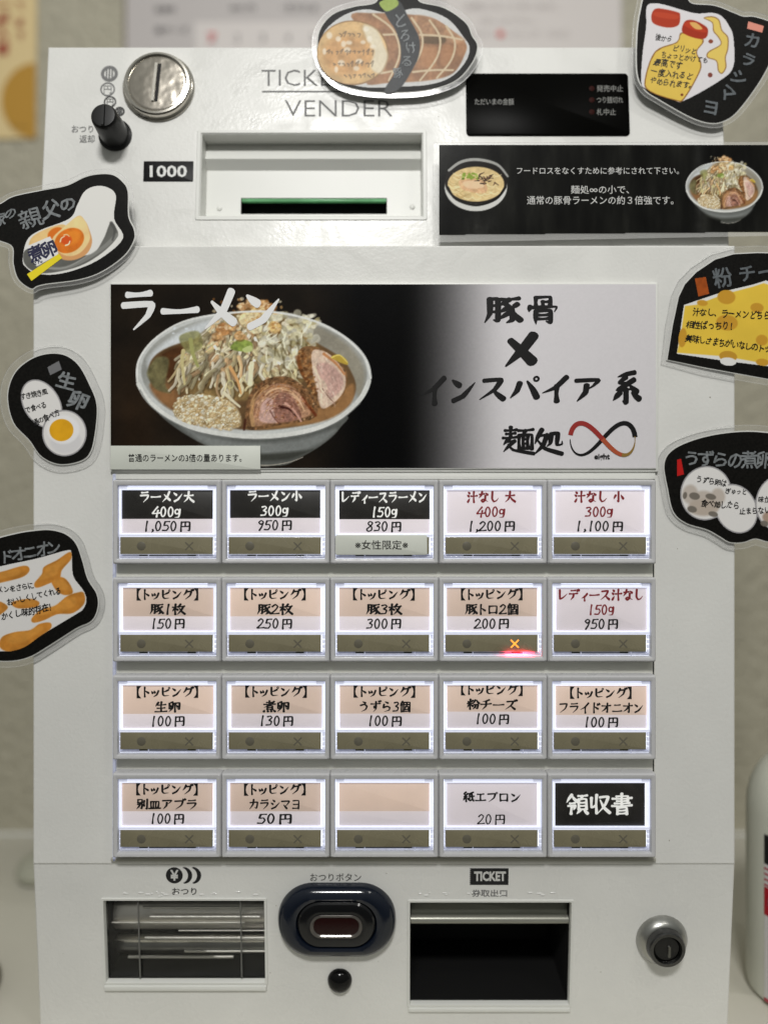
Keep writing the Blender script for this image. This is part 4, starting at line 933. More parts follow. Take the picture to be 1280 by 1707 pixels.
lg(pi*1.04, pi*1.5, 8, 8, 2.0, mat('logo_red', (150, 34, 28))); lg(pi*1.5, pi*1.72, 8, 6.5, 2.2, mat('logo_orange', (170, 74, 38))); lg(pi*1.72, pi*1.97, 6.5, 1.6, 2.4, mat('logo_ochre', (140, 110, 44)))
lg(pi*.03-.2, pi*.03+.0, 1.2, 1.2, 2.7, MATS['logo_ochre'], 8)
lg(0.06, pi*.5, 8.5, 7, 1.8, BLACKINK); lg(pi*.5, pi*1.0, 7, 1.4, 1.9, BLACKINK)

# note under the bowl picture
NF = front(6); R = rectpx(NF, 184.5, 743, 434, 782.5, 1); m = M(); slab(m, NF, R, -1, .8, .4, .3)
nt_ = tag(m.build('paper_note', NOTE), 'small pale paper strip at the banner lower left about triple portions', 'note')
letter(lambda m: printed(m, NF, '普通のラーメンの3倍の量あります。', (214, 756.5, 403, 770), 1.2, off=.008), BLACKINK, 'lettering', nt_)

# ------------------------------------------------------------------ long black notice on the right
SF = leaning(1000, 316, 20, yaw=.0)
P = [(722.5, 238), (1330, 236), (1330, 392), (722.5, 404)]
m = M(); polyplate(m, SF, P, -.8, 0); notice = tag(m.build('black_notice', FILMEDGE), 'long laminated black notice with a small bowl at each end, right of the bill slot', 'notice')
k = Ink(726, 238, 1318, 396, 1.2)
X, Y = k.X, k.Y; st_ = vnoise(X, Y*.25, 22, 31, 4); k.C = np.array([20, 20, 18.])*(.35+1.5*st_[..., None]**1.6)
k.C += (np.clip(1-abs(X-795)/55, 0, 1)*np.clip((Y-350)/40, 0, 1)*vnoise(X, Y, 9, 32, 3))[..., None]*38+(np.clip(1-abs(X-1165)/16, 0, 1)*vnoise(X, Y, 14, 34, 3))[..., None]*26  # greyish vertical reflections of the laminate, painted into the sheet colour
# bowl with pale broth
k.ell(793, 311, 52, 41, (198, 198, 194), 0, 1); k.ell(793, 303, 52, 37, (30, 27, 25), 0, 2.2); k.line([(748, 284), (768, 270), (795, 266), (828, 274), (846, 294)], 4, 3, (170, 170, 166), 1.2, .9, mid=1.4)
k.ell(793, 307, 47, 29, (206, 182, 132), 0, 1.4, tex=(7, .12))
UR = random.Random(9)
for _ in range(60):
    x, y = 793+UR.uniform(-42, 42), 309+UR.uniform(-22, 24)
    if ((x-793)/44)**2+((y-307)/26)**2 < 1: k.line([(x-7, y-2), (x, y+2), (x+8, y-1)], 1.8, 1.2, UR.choice([(226, 206, 156), (176, 148, 98), (236, 220, 176)]), 1, .7)
k.poly([(768, 300), (800, 299), (812, 312), (806, 322), (775, 318), (766, 309)], (208, 168, 128), 1.2, tex=(5, .2)); k.poly([(772, 303), (798, 302), (806, 312), (780, 314)], (226, 196, 160), 2, .8)
for _ in range(26): k.ell(UR.uniform(771, 796), UR.uniform(289, 298), 2.6, 1.8, UR.choice([(128, 148, 58), (96, 120, 40), (160, 176, 90)]), 0, 1)
for _ in range(26):
    x, y = UR.uniform(798, 826), UR.uniform(290, 306); k.line([(x, y), (x+UR.uniform(-8, 8), y+UR.uniform(-3, 5))], 2, 1, UR.choice([(58, 38, 32), (84, 58, 48), (40, 28, 26)]), .9)
k.line([(746, 312), (760, 332), (793, 342), (826, 332), (842, 312)], 4, 4, (24, 22, 20), 1)
k.k = (.328, .40, 1207-424*.328, 313-628*.40); paint_bowl(k, random.Random(5)); k.k = (1, 1, 0, 0)
keep = (X > 731) & (Y > 241) & (Y < 392-(X-731)*.009)
k.sheet('printed_sheet', SF, .3, PRINT, notice, keep=keep)
MIN = mat('notice_white', alb=(.62, .62, .60), rough=.4)
letter(lambda m: (printed(m, SF, 'フードロスをなくすために参考にされて下さい。', (861, 278.5, 1131, 290.5), .8, off=.002), printed(m, SF, '麺処∞の小で、', (951, 309, 1048, 323), .8, off=.002),
                  printed(m, SF, '通常の豚骨ラーメンの約３倍強です。', (878, 326.5, 1122, 341), .8, off=.002)), MIN, 'lettering', notice)

# ------------------------------------------------------------------ cut-out topping cards
def card(F, outline, label, name='topping_card', film=13, smooth=True, group='laminated topping cards stuck to the machine'):
    P = catmull(outline, True, 7) if smooth else outline
    m = M(); polyplate(m, F, P, -.6, .6, 0)
    o = tag(m.build(name, BLACKCARD), label, 'card', group)
    fp = grow(P, film); m = M(); polyplate(m, F, fp, -1.0, -.65, 0); m.build('laminate_film', FILM, o)
    m = M(); a_ = [F.loc(x, y, 0) for x, y in fp]; b_ = [F.loc(x, y, 0) for x, y in grow(P, film-1.6)]
    if sum(a_[i][0]*a_[(i+1) % len(a_)][1]-a_[(i+1) % len(a_)][0]*a_[i][1] for i in range(len(a_))) < 0: a_.reverse(); b_.reverse()
    loft(m, F, [(a_, -1.1), (a_, -.2), (b_, -.2), (b_, -.5)]); m.build('film_edge', FILMEDGE, o)
    m = M(); a_ = [F.loc(x, y, 0) for x, y in P]; b_ = [F.loc(x, y, 0) for x, y in grow(P, 2.2)]
    loft(m, F, [(b_, -.55), (a_, -.3)]); m.build('paper_edge', mat('paper_edge', alb=(.6, .6, .57), rough=.5), o, smooth=False)
    return o
def art(k, F, o, z=1.0): return k.sheet('printed_art', F, z, PRINTM, o, keep=k.A > .35)
WT = (206, 204, 202)

# A: pork slices, top middle
F = leaning(660, 80, 50, pitch=-.055)
o = card(F, [(530, 78), (535, 48), (556, 24), (590, 12), (624, 6), (640, -10), (690, -12), (700, 4), (740, 14), (775, 38), (786, 60), (795, 78), (785, 106), (758, 134), (712, 149), (655, 153), (600, 149), (560, 135), (538, 108)],
         'cut-out card of tied roast pork at the top edge of the machine', film=10)
k = Ink(525, -14, 800, 158, .9); G_ = (196, 196, 194)
k.poly([(534, 80), (542, 50), (575, 24), (610, 15), (640, 20), (670, 17), (700, 14), (745, 30), (772, 60), (783, 80), (775, 105), (750, 130), (712, 142), (660, 145), (610, 146), (565, 134), (540, 106)], G_, 1.6)
k.poly([(585, 28), (625, 22), (680, 24), (720, 30), (750, 48), (776, 72), (774, 92), (755, 122), (715, 134), (650, 138), (610, 138), (640, 90)], (158, 104, 62), 2.4, tex=(16, .28))
k.poly([(690, 28), (720, 30), (748, 48), (774, 70), (700, 66)], (178, 126, 84), 4, .8, tex=(9, .3)); k.poly([(704, 62), (738, 60), (740, 72), (706, 72)], (86, 62, 30), 3, .8)
k.poly([(704, 82), (728, 80), (724, 110), (702, 108)], (186, 122, 70), 5, .8); k.poly([(738, 76), (756, 78), (750, 106), (734, 108)], (182, 118, 68), 5, .8)
for P in ([(686, 30), (703, 58), (700, 90), (672, 134)], [(716, 34), (733, 62), (728, 96), (700, 134)], [(744, 44), (758, 70), (752, 100), (728, 130)], [(622, 24), (655, 50), (666, 90), (648, 134)], [(700, 58), (735, 60), (770, 66)], [(688, 120), (720, 117), (755, 117)], [(638, 58), (664, 57)], [(636, 122), (656, 118)]):
    k.line(P, 3.6, 3.2, (206, 180, 138), 1.4)
k.ell(588, 88, 60, 54, (150, 104, 52), 0, 1.4); k.ell(587, 88, 58, 52, (212, 166, 98), 0, 2, tex=(20, .2))
k.ell(580, 92, 42, 34, (206, 142, 72), 0, 14, .8, tex=(14, .25)); k.poly([(606, 42), (628, 50), (640, 76), (646, 96), (634, 122), (618, 112), (624, 84), (612, 66)], (220, 206, 172), 5, .95)
for _ in range(14): k.ell(UR.uniform(540, 632), UR.uniform(48, 116), UR.uniform(3, 6), UR.uniform(3, 6), (232, 222, 200), 0, 3, .7)
for y, x0, x1 in ((56, 566, 598), (86, 545, 620), (106, 556, 618), (125, 574, 622)):
    xx = x0
    while xx < x1: k.line([(xx, y), (xx+UR.uniform(2, 5), y+UR.uniform(-5, 4)), (xx+UR.uniform(0, 4), y+UR.uniform(2, 6))], 2, 1.4, (92, 76, 54), 1.4, .75); xx += UR.uniform(6, 9)
k.poly([(636, 4), (664, 0), (680, 28), (698, 62), (698, 92), (686, 118), (664, 150), (640, 152), (664, 112), (668, 82), (660, 52), (646, 30)], (38, 42, 46), 2, smooth=True)
k.poly([(632, 4), (656, -4), (664, 8), (644, 19)], (150, 176, 58), 1.6); lum = k.C.mean(-1, keepdims=True); k.C = (k.C*.74+lum*.26)*.93+(vnoise(k.X, k.Y, 4, 3, 2)[..., None]-.5)*16; art(k, F, o)
m = M()
for i, (x, y, s_) in enumerate(((666, 32, 25), (676, 58, 22), (684, 80, 22), (678, 102, 20), (664, 122, 17))): hand(m, F, 'とろける豚'[i], x, y, s_, 1.4, off=.022, rot=-.2)
m.build('lettering', CHALK, o, smooth=False)

# B: mustard mayonnaise, top right
F = leaning(1170, 100, 44, pitch=0)
o = card(F, [(1062, 60), (1067, 20), (1078, -14), (1110, -20), (1140, -10), (1152, 6), (1190, 10), (1222, 22), (1238, 28), (1258, 29), (1290, 42), (1296, 70), (1284, 100), (1262, 140), (1228, 185), (1205, 201), (1182, 204), (1150, 194), (1100, 166), (1074, 148), (1062, 120)],
         'cut-out card with a drawn yellow mayonnaise bottle at the top right corner', film=9)
k = Ink(1058, -16, 1300, 206, .9)
k.poly([(1077, 11), (1090, 5), (1109, 8), (1136, 16), (1161, 22), (1187, 21), (1203, 27), (1215, 43), (1222, 63), (1222, 111), (1199, 135), (1140, 168), (1122, 167), (1077, 149), (1068, 137), (1070, 90), (1076, 45)], (204, 201, 203), 1.6)
bo = [(1136, 54), (1172, 66), (1161, 86), (1168, 104), (1165, 122), (1140, 165), (1125, 168), (1082, 153), (1074, 133), (1091, 86), (1127, 70)]
k.poly(bo, (128, 84, 36), 1.4); k.poly([tuple(p_) for p_ in grow(catmull(bo, True, 3), -1.8)], (206, 176, 80), 1.2, smooth=False, tex=(40, .05))
k.poly([(1140, 37), (1151, 33), (1166, 38), (1179, 48), (1176, 63), (1160, 64), (1137, 54)], (150, 44, 22), 1.4); k.poly([(1139, 40), (1152, 36), (1176, 50), (1172, 54), (1150, 48)], (176, 58, 30), 2, .8); k.poly([(1149, 38), (1160, 38), (1170, 48), (1158, 48)], (206, 160, 90), 1)
k.poly([(1088, 18), (1098, 14), (1128, 20), (1133, 26), (1130, 42), (1112, 46), (1090, 40), (1085, 30)], (160, 52, 28), 1.4); k.poly([(1092, 20), (1128, 25), (1126, 32), (1094, 28)], (178, 66, 38), 2, .8)
sq = [(1172, 30), (1186, 27), (1198, 33), (1203, 50), (1213, 62), (1213, 82), (1209, 96), (1210, 112), (1203, 123), (1196, 118), (1193, 102), (1178, 96), (1180, 86), (1200, 74), (1196, 62), (1188, 52), (1186, 38)]
k.poly(sq, (132, 92, 44), 1.4); k.poly([tuple(p_) for p_ in grow(catmull(sq, True, 3), -1.6)], (208, 182, 92), 1.2, smooth=False)
k.ell(1184, 69, 4, 3.4, (126, 64, 46)); k.ell(1183, 125, 4, 4, (118, 62, 52)); k.ell(1136, 158, 2.4, 2.2, (110, 50, 30))
k.poly([(1246, 35), (1273, 43), (1270, 55), (1244, 48)], (204, 134, 118), 1.2, smooth=False); art(k, F, o)
m = M(); HI = mat('pen_ink', (38, 36, 34), rough=.6)
for t_, x, y, s_ in (('後から', 1096, 62, 12), ('ピリッと', 1126, 80, 13), ('ちょっとかけても', 1106, 91, 12.5), ('最高です', 1096, 104, 15), ('一度入れると', 1090, 119, 15), ('やめられます。', 1088, 134, 14)): hand(m, F, t_, x, y, s_*.93, 1.4, rot=.14, off=.014, adv=.86)
m.build('lettering', HI, o, smooth=False)
m = M()
for c, x, y, rr_ in (('カ', 1254, 68, .15), ('ラ', 1247, 100, .35), ('シ', 1231, 129, .55), ('マ', 1212, 154, .8), ('ヨ', 1184, 178, .15)): hand(m, F, c, x, y, 27, 1.4, rot=rr_, off=.03, jit=.4)
m.build('lettering', mat('slate_marker', (88, 94, 98), rough=.6, var=.3, vscale=500), o, smooth=False)

# C: soy-marinated egg, upper left
F = leaning(110, 380, 4, yaw=.05, pitch=0)
o = card(F, [(-34, 352), (0, 341), (24, 328), (71, 318), (112, 310), (142, 296), (165, 291), (188, 292), (204, 303), (213, 319), (214, 360), (223, 382), (223, 400), (206, 426), (169, 452), (131, 465), (79, 472), (62, 476), (52, 480), (32, 465), (24, 440), (22, 411), (0, 400), (-34, 388)],
         'cut-out card of a halved marinated egg on a grey plate, upper left', film=9)
k = Ink(30, 300, 216, 468, .8)
k.poly([(38, 435), (45, 401), (66, 384), (116, 364), (129, 341), (141, 319), (159, 310), (180, 312), (194, 326), (191, 364), (206, 397), (169, 431), (127, 450), (90, 458), (60, 456), (46, 448)], (210, 209, 205), 1.4)
k.poly([(40, 436), (46, 415), (90, 420), (150, 425), (172, 400), (184, 372), (193, 378), (196, 395), (170, 422), (132, 444), (84, 455), (56, 452)], (92, 92, 88), 1.8, tex=(30, .12))
k.line([(60, 440), (100, 448), (140, 434), (176, 410), (194, 392)], 5, 7, (128, 128, 124), 2, .8); k.line([(186, 372), (192, 384), (188, 400)], 6, 3, (72, 72, 70), 2, .8)
k.line([(70, 446), (110, 446), (150, 424)], 2, 2, (150, 150, 146), 1.4, .7)
k.poly([(50, 418), (52, 398), (72, 384), (104, 374), (112, 384), (96, 410), (70, 424)], (214, 180, 122), 1.8, tex=(16, .1)); k.ell(93, 389, 14, 9, (204, 108, 34), -.5, 2.5)
k.poly([(88, 400), (108, 380), (131, 360), (142, 368), (149, 382), (154, 404), (144, 424), (120, 434), (98, 428)], (198, 146, 96), 1.6)
k.poly([(88, 398), (108, 378), (131, 360), (142, 368), (148, 382), (150, 400), (136, 420), (116, 427), (96, 418)], (222, 194, 138), 1.8, tex=(20, .08))
k.ell(116, 401, 26, 19.5, (206, 110, 32), -.5, 2, tex=(10, .12)); k.ell(120, 396, 16, 11, (222, 136, 44), -.5, 6, .7); k.ell(111, 400, 9, 8, (196, 66, 24), 0, 4, .8)
k.line([(101, 403), (103, 397), (108, 394)], 2, 1.4, (246, 214, 176), .9); k.line([(110, 409), (115, 407), (117, 402)], 2.4, 1.6, (246, 222, 186), .9); k.line([(107, 392), (112, 391), (116, 394)], 1.8, 1.2, (244, 200, 150), .9)
k.poly([(46, 410), (84, 394), (96, 414), (98, 424), (62, 444), (52, 430)], (212, 211, 210), 1, smooth=False); art(k, F, o)
k = Ink(40, 416, 110, 472, .8); k.poly([(45, 457), (99, 422), (105, 430), (53, 469)], (216, 198, 44), 1, smooth=False); k.sheet('yellow_strip', F, 1.5, PRINTM, o, keep=k.A > .35)
m = M(); hand(m, F, '煮卵', 61, 422, 27, 1.3, rot=-.32, off=.034, adv=.86, jit=.5); hand(m, F, 'さん', 58, 438, 10, 1.3, rot=-.3, off=.03); m.build('lettering', NAVY, o, smooth=False)
m = M(); hand(m, F, '家の', 2, 365, 22, 1.3, rot=-.1, off=.025, dx=17, dy=-11); hand(m, F, '親', 52, 363, 38, 1.3, rot=-.35, off=.012, jit=.5); hand(m, F, '父', 86, 349, 30, 1.3, rot=-.2, off=.03); hand(m, F, 'の', 113, 338, 29, 1.3, rot=-.2, off=.03); m.build('lettering', CHALK, o, smooth=False)

# D: raw egg, left
F = leaning(85, 680, 14, yaw=.02)
o = card(F, [(17, 643), (30, 617), (55, 598), (83, 590), (110, 593), (132, 610), (150, 643), (161, 673), (160, 710), (152, 750), (136, 767), (100, 773), (70, 760), (50, 733), (25, 706), (15, 672)],
         'cut-out card of a raw egg and a speech oval on the left edge', film=14)
k = Ink(30, 600, 150, 764, .8)
def ringed(cx, cy, rx, ry, rot=0): k.ell(cx, cy, rx, ry, (142, 140, 142), rot, 1); k.ell(cx, cy, rx-2.6, ry-2.6, WT, rot, 1)
ringed(70, 673, 31, 44, -.55); ringed(108, 722, 37.5, 39); k.ell(110, 736, 26, 20, (188, 187, 190), 0, 6, .6); k.ell(106, 716, 27, 24, (216, 215, 216), 0, 4, .9); k.ell(103, 717, 20, 18.5, (206, 152, 30), -.1, 1.2, tex=(14, .06))
k.poly([(79, 612), (99, 601), (104, 616), (84, 626)], (104, 104, 106), 1.2, smooth=False); art(k, F, o)
m = M()
for t_, x, y, s_, r_ in (('すき焼き風', 39, 661, 11.5, -.22), ('で食べる', 47, 683, 11.5, -.3), ('通の食べ方', 60, 704, 12, -.42)): hand(m, F, t_, x, y, s_, 1.4, rot=r_, off=.016, adv=.80, jit=.6)
m.build('lettering', BLACKINK, o, smooth=False)
m = M(); hand(m, F, '生', 111, 636, 34, 1.3, rot=-.35+.6, off=.03, jit=.3); hand(m, F, '卵', 131, 668, 34, 1.3, rot=.35, off=.03, jit=.3); m.build('lettering', CHALK, o, smooth=False)

# E: fried onion, lower left
F = leaning(85, 990, 14, yaw=.02)
o = card(F, [(-60, 930), (-20, 904), (0, 897), (33, 889), (60, 885), (85, 884), (110, 891), (127, 907), (137, 934), (146, 965), (161, 990), (163, 1012), (153, 1034), (127, 1047), (83, 1075), (50, 1094), (17, 1101), (-20, 1098), (-60, 1085)],
         'cut-out card of fried onion pieces with handwriting, lower left', film=12)
k = Ink(-50, 905, 148, 1092, .9)
k.poly([(-50, 960), (0, 944), (60, 931), (112, 917), (120, 921), (121, 940), (124, 962), (140, 984), (145, 1000), (140, 1015), (128, 1024), (83, 1051), (33, 1081), (0, 1086), (-50, 1080)], (202, 200, 198), 1.6)
OC = (176, 116, 46)
for P in ([(117, 920), (119, 932), (104, 950), (100, 964), (84, 972), (62, 980), (58, 972), (70, 958), (74, 945), (95, 934)], [(86, 966), (104, 962), (116, 972), (122, 988), (108, 992), (94, 984)], [(140, 988), (141, 1006), (122, 1022), (96, 1024), (74, 1034), (56, 1038), (54, 1030), (70, 1016), (92, 1010), (112, 994), (128, 988)],
          [(84, 1038), (85, 1048), (66, 1062), (40, 1080), (14, 1086), (0, 1078), (4, 1062), (24, 1054), (52, 1050), (66, 1040)], [(-50, 964), (0, 954), (40, 943), (50, 950), (38, 962), (0, 972), (-50, 984)], [(-50, 1004), (-10, 1000), (14, 1012), (-4, 1030), (-10, 1050), (-50, 1054)], [(20, 1004), (50, 998), (66, 1004), (60, 1012), (30, 1014)]):
    k.poly(P, OC, 1.8, tex=(14, .16)); k.poly([((x-sum(q[0] for q in P)/len(P))*.7+sum(q[0] for q in P)/len(P)-1, (y-sum(q[1] for q in P)/len(P))*.6+sum(q[1] for q in P)/len(P)-2) for x, y in P], (196, 138, 62), 4, .6, tex=(9, .14))
art(k, F, o)
m = M()
for t_, x, y, s_, r_ in (('メンをさらに', 1, 984, 12.5, -.16), ('おいしくしてくれる', 17, 1003, 12.5, -.22), ('かくし味的存在！', 8, 1027, 14, -.2)): hand(m, F, t_, x, y, s_, 1.5, rot=r_, off=.02, adv=.82, jit=.7)
m.build('lettering', BLACKINK, o, smooth=False)
m = M(); hand(m, F, 'ドオニオン', 12, 928, 27, 1.3, rot=-.12, off=.022, dx=19.5, dy=-4, jit=.6); hand(m, F, 'イ', -12, 934, 26, 1.3, off=.02); m.build('lettering', CHALK, o, smooth=False)

# F: grated cheese, right
F = leaning(1200, 520, 13, yaw=-.02)
o = card(F, [(1112, 599), (1121, 542), (1131, 495), (1141, 474), (1160, 454), (1191, 433), (1222, 424), (1262, 422), (1300, 423), (1335, 430), (1335, 640), (1280, 631), (1175, 612)], 'cut-out card of a yellow cheese wedge on the right edge', film=13, smooth=False)
k = Ink(1122, 460, 1330, 632, .9)
k.poly([(1139, 508), (1207, 485), (1254, 474), (1276, 467), (1330, 484), (1330, 622), (1280, 611), (1207, 602), (1127, 590)], (206, 205, 202), 1.2, smooth=False)
k.poly([(1141, 510), (1160, 508), (1208, 490), (1254, 478), (1272, 472), (1330, 490), (1330, 616), (1280, 607), (1207, 594), (1128, 588), (1134, 560)], (206, 174, 62), 1.6, smooth=False, tex=(60, .06))
for x, y, rx, ry in ((1210, 495, 15, 12), (1261, 513, 11, 8), (1211, 538, 18, 13), (1269, 567, 10, 9), (1270, 604, 11, 6), (1137, 563, 7, 16), (1170, 505, 9, 5)): k.ell(x, y, rx, ry, (182, 136, 44), .1, 2)
k.ell(1213, 594, 15, 9, (176, 132, 44), .1, 1.4); k.ell(1213, 603, 14, 7, (206, 205, 202), .1, 1.2)
k.poly([(1157, 464), (1176, 461), (1182, 490), (1163, 495)], (148, 70, 24), 1.2, smooth=False, tex=(8, .15)); art(k, F, o)
m = M(); hand(m, F, '汁なし、ラーメンどちらでも', 1160, 520, 14.2, 1.5, rot=.05, off=.02, adv=.83, jit=.7); hand(m, F, '相性ばっちり！', 1149, 541, 14.5, 1.5, rot=.03, off=.02, adv=.83, jit=.7); hand(m, F, '美味しさまちがいなしのトッピング', 1148, 564, 14, 1.5, rot=.13, off=.02, adv=.79, jit=.7)
m.build('lettering', BLACKINK, o, smooth=False)
m = M(); hand(m, F, '粉', 1204, 463, 35, 1.3, rot=-.15, off=.02, jit=.4); hand(m, F, 'チーズ', 1244, 455, 33, 1.3, rot=-.12, off=.02, dx=32, dy=-2, jit=.4); m.build('lettering', mat('slate_marker', ()), o, smooth=False)

# G: quail eggs, right
F = leaning(1200, 815, 13, yaw=-.02)
o = card(F, [(1107, 775), (1119, 752), (1150, 736), (1191, 725), (1238, 720), (1280, 722), (1335, 730), (1335, 892), (1300, 898), (1280, 902), (1258, 897), (1238, 903), (1216, 903), (1200, 894), (1178, 882), (1143, 871), (1122, 852), (1113, 815)], 'cut-out card of speckled quail eggs on the right edge', film=12)
k = Ink(1128, 765, 1330, 898, .9)
ringed(1176, 822, 43, 46, .3); ringed(1226, 848, 35, 43, -.45); ringed(1300, 838, 42, 48, .2); k.ell(1176, 822, 38, 41, WT, .3, 1)
for x, y, rx, ry in ((1150, 824, 13, 16), (1172, 838, 22, 20), (1196, 828, 12, 14)): k.ell(x, y, rx, ry, (172, 162, 152), 0, 5, .9)
k.ell(1172, 846, 26, 14, (168, 156, 144), 0, 5, .9); k.ell(1290, 862, 20, 12, (150, 128, 112), 0, 4, .9)
for x, y, rx, ry in ((1157, 827, 9, 6), (1141, 826, 3.5, 6), (1184, 828, 9, 5), (1153, 849, 8, 5.5), (1188, 857, 8, 4.5), (1196, 842, 5, 5), (1273, 873, 7, 5), (1296, 826, 6, 5)): k.ell(x, y, rx, ry, (104, 98, 90), .2, 1.6, .95)
k.poly([(1117, 769), (1135, 764), (1140, 791), (1122, 796)], (172, 28, 26), 1.2, smooth=False); art(k, F, o)
m = M()
for t_, x, y, s_, r_ in (('うずら卵は', 1165, 799, 12.5, .16), ('ぎゅっと', 1213, 818, 11, .08), ('食べだしたら', 1173, 839, 13, .06), ('止まらない', 1237, 852, 12.5, -.04), ('味が', 1268, 832, 12.5, 0)): hand(m, F, t_, x, y, s_, 1.5, rot=r_, off=.018, adv=.82, jit=.7)
m.build('lettering', BLACKINK, o, smooth=False)
m = M(); hand(m, F, 'うずらの煮卵', 1152, 765, 29, 1.3, rot=0, off=.022, dx=24, dy=.5, jit=.5); m.build('lettering', CHALK, o, smooth=False)

# ------------------------------------------------------------------ sheets on the wall behind
WF = front(826)
def wallsheet(name, P, mt, label, cat='poster', z=2):
    m = M(); polyplate(m, WF, P, -2, z, 0); return tag(m.build(name, mt), label, cat)
yp = wallsheet('wall_poster', [(-60, -60), (62, -60), (61, 231), (-60, 233)], mat('cream_poster', (214, 192, 142), rough=.5), 'cream poster with red brush letters and a gold circle, left wall')
k = Ink(-60, 90, 60, 230, 1.5); k.ell(60, 168, 58, 64, (180, 138, 62), 0, 1.5); k.sheet('gold_circle', WF, 3, PRINTM, yp, keep=k.A > .5, gain=1.0)
letter(lambda m: (hand(m, WF, '一杯入魂', 6, 8, 24, 4, off=.03, dx=0, dy=24), hand(m, WF, 'て', 34, 8, 15, 4, off=.03), hand(m, WF, '味で', 34, 38, 15, 4, off=.03, dx=0, dy=22)), mat('brick_red', (160, 70, 52)), 'lettering', yp)
letter(lambda m: printed(m, WF, 'ラーメン', (16, 208, 48, 214), 4), mat('brown_print', (110, 90, 50)), 'lettering', yp)
s1 = wallsheet('menu_sheet', [(210, -120), (1036, -120), (1036, 130), (210, 130)], mat('lilac_paper', alb=(.46, .43, .42), rough=.5), 'lilac-grey printed menu sheet on the wall behind the machine top')
letter(lambda m: (printed(m, WF, '普通味', (258, 10, 294, 21), 3, off=.02), printed(m, WF, '800 円', (384, 8, 425, 19), 3, off=.02), printed(m, WF, '塩チーズ', (258, 44, 314, 56), 3, off=.02), printed(m, WF, '・麺かため', (470, 6, 530, 20), 3, off=.02), printed(m, WF, '追い飯', (800, -8, 860, 6), 3)), mat('sheet_ink', (96, 92, 92)), 'lettering', s1)
m = M(); quad(m, WF, rectpx(WF, 206, -120, 211, 130, 2), 3); m.build('sheet_edge', mat('sheet_edge', (120, 112, 100)), s1, smooth=False)
s2 = wallsheet('calendar_sheet', [(326, 38), (700, 38), (700, 140), (326, 140)], mat('pink_white_paper', alb=(.60, .56, .54), rough=.5), 'white calendar strip below the lilac menu sheet', 'calendar', 5)
letter(lambda m: [printed(m, WF, c, (350+i*42, 56, 358+i*42, 70), 6) for i, c in enumerate('123456')], mat('sheet_ink', ()), 'lettering', s2)
letter(lambda m: printed(m, WF, '7', (346, 54, 362, 72), 6.4, off=.06), mat('faded_red', (200, 110, 110)), 'lettering', s2)
s3 = wallsheet('notice_sheet', [(740, -120), (1028, -120), (1034, 74), (1034, 130), (740, 130)], mat('pink_white_paper', ()), 'pale printed notice sheet with a tiny red heart behind the machine top', 'notice', 5)
letter(lambda m: (printed(m, WF, '細麺になっております。', (775, 5, 930, 17), 6), printed(m, WF, 'お召し上がり下さい。', (800, 29, 892, 40), 6), printed(m, WF, '無料のトッピング（〇〇', (770, 51, 948, 62), 6)), mat('pale_ink', (170, 162, 160)), 'lettering', s3)
letter(lambda m: (loft(m, WF, [(cloop(*WF.loc(834, 56.5, 7), 10, 16), 6.8), (cloop(*WF.loc(834, 56.5, 7), 9.5, 16), 7.4)], cap1=True)), mat('heart_red', (196, 60, 44)), 'heart_mark', s3)

# ------------------------------------------------------------------ things standing beside the machine
def lathe(m, cx, cy, prof, n=48):
    vs = []; fs = []
    for r, z in prof:
        for k_ in range(n): t = 2*math.pi*k_/n; vs.append(Vector((cx+r*math.cos(t), cy+r*math.sin(t), z))*S)
    for i in range(len(prof)-1):
        for k_ in range(n): fs.append((i*n+k_, i*n+(k_+1) % n, (i+1)*n+(k_+1) % n, (i+1)*n+k_))
    fs.append(tuple(range(n))[::-1]); fs.append(tuple((len(prof)-1)*n+k_ for k_ in range(n))); m.add(vs, fs)
cx, cy, r = 782, 150, 96
bt_ = mat('bottle_plastic', alb=(.62, .63, .55), rough=.35, spec=.5)
m = M(); pr = [(r-10, ZC), (r-2, ZC+8), (r, ZC+20)]+[(r, z) for z in (-700, -560)]+[(r*math.cos(t)*.72+r*.28, -560+110*math.sin(t)) for t in np.linspace(.1, 1.5, 12)]+[(30, -448), (28, -420)]
pr = [(a_, b_) for a_, b_ in pr]; lathe(m, cx, cy, pr)
bo_ = tag(m.build('cleaning_bottle', bt_), 'pale plastic cleaner bottle with a black, red and white label, right of the machine', 'bottle')
m = M(); lathe(m, cx, cy, [(32, -436), (32, -395), (26, -390)]); m.build('cap', mat('cap_red', (150, 30, 34), rough=.4), bo_)
def wrap(name, z0, z1, mt, off=1.0, t0=math.pi*.985, t1=math.pi*1.9, n=30):
    m = M(); vs = []; 
    for i in range(n+1):
        t = t0+(t1-t0)*i/n
        for z in (z0, z1): vs.append(Vector((cx+(r+off)*math.cos(t), cy+(r+off)*math.sin(t), z))*S)
    m.add(vs, [(2*i, 2*i+2, 2*i+3, 2*i+1) for i in range(n)]); return m.build(name, mt, bo_)
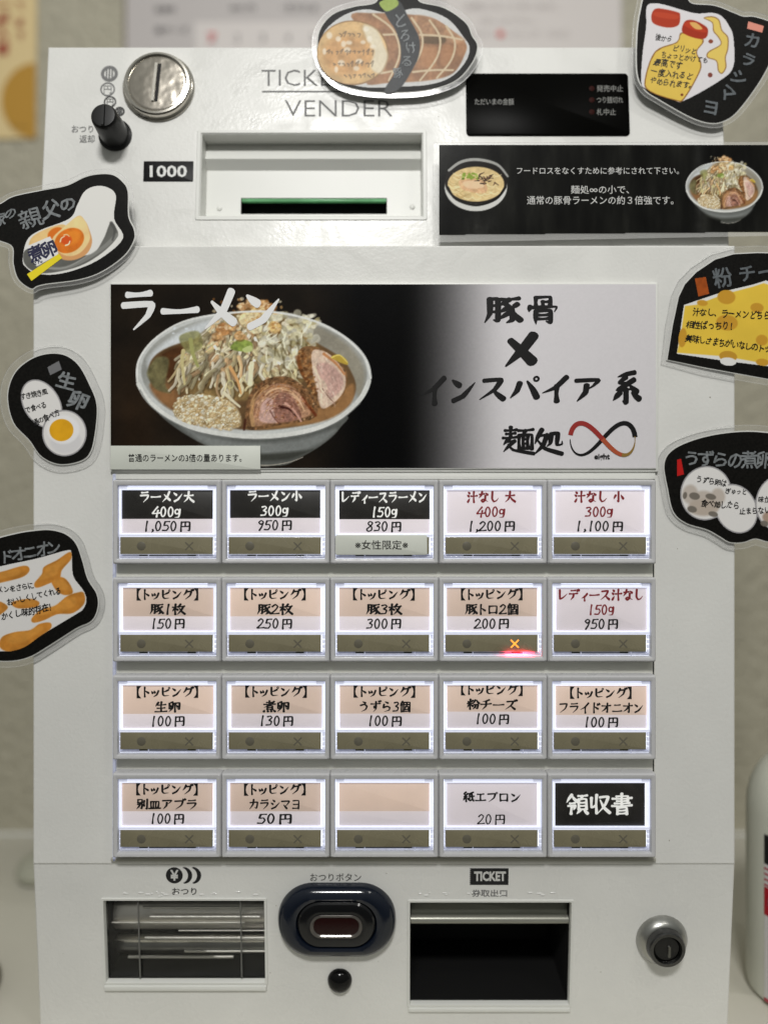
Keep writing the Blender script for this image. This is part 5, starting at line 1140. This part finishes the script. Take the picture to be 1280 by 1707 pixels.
def zpy(py, d=130): return (CY-py)*(D+d)/D
wrap('label_white', zpy(1656), zpy(1430), mat('label_paper', alb=(.62, .60, .60), rough=.4), 1.0, math.pi*1.12)
wrap('label_black', zpy(1432), zpy(1384), mat('label_ink', (14, 14, 16), rough=.4), 1.4, math.pi*1.12)
wrap('label_red', zpy(1516), zpy(1470), mat('label_red', (168, 18, 36), rough=.4), 1.4, math.pi*1.12)
for i in range(4): wrap('label_stripe', zpy(1441+i*9), zpy(1438+i*9), mat('stripe_red', (176, 70, 80), rough=.4), 1.6, math.pi*1.12)
wrap('label_bottom', zpy(1658), zpy(1652), MATS['stripe_red'], 1.6, math.pi*1.12)
m = M()
for j, y in enumerate((1492, 1530, 1546, 1562, 1580, 1600, 1620)):
    for i in range(5):
        t = math.pi*1.17+i*.12; hgt = 8 if j == 0 else 4.5; vs, fs = char_mesh('除菌漂白洗浄剤'[(i+j) % 7]); out = []
        for u, v in vs: tt = t+(u-.5)*hgt*2/r; out.append(Vector((cx+(r+2.4)*math.cos(tt), cy+(r+2.4)*math.sin(tt), zpy(y)+(v-.4)*hgt*2))*S)
        m.add(out, fs)
m.build('lettering', mat('label_print', (120, 104, 110), rough=.5), bo_, smooth=False)

m = M(); lathe(m, -900, 90, [(150, ZC), (176, ZC+10), (182, ZC+30), (178, ZC+32), (170, ZC+14), (20, ZC+12)], 64)
ty = tag(m.build('round_tray', mat('tray_wood', alb=(.20, .14, .09), rough=.4, var=.2, vscale=30)), 'brown round tray with a dark rim at the bottom left corner', 'tray')
m = M(); lathe(m, -900, 90, [(183, ZC+26), (185, ZC+33), (181, ZC+37), (177, ZC+33), (178, ZC+28)], 64); m.build('tray_rim', BLACKRUB, ty)
m = M(); lathe(m, -840, 590, [(44, ZC), (58, ZC+6), (62, ZC+22), (52, ZC+44), (30, ZC+58), (6, ZC+62)], 40)
tag(m.build('sealed_cup', mat('cloudy_plastic', alb=(.36, .36, .29), rough=.3, var=.1)), 'small cloudy grey dome half hidden behind the machine left side', 'cup')
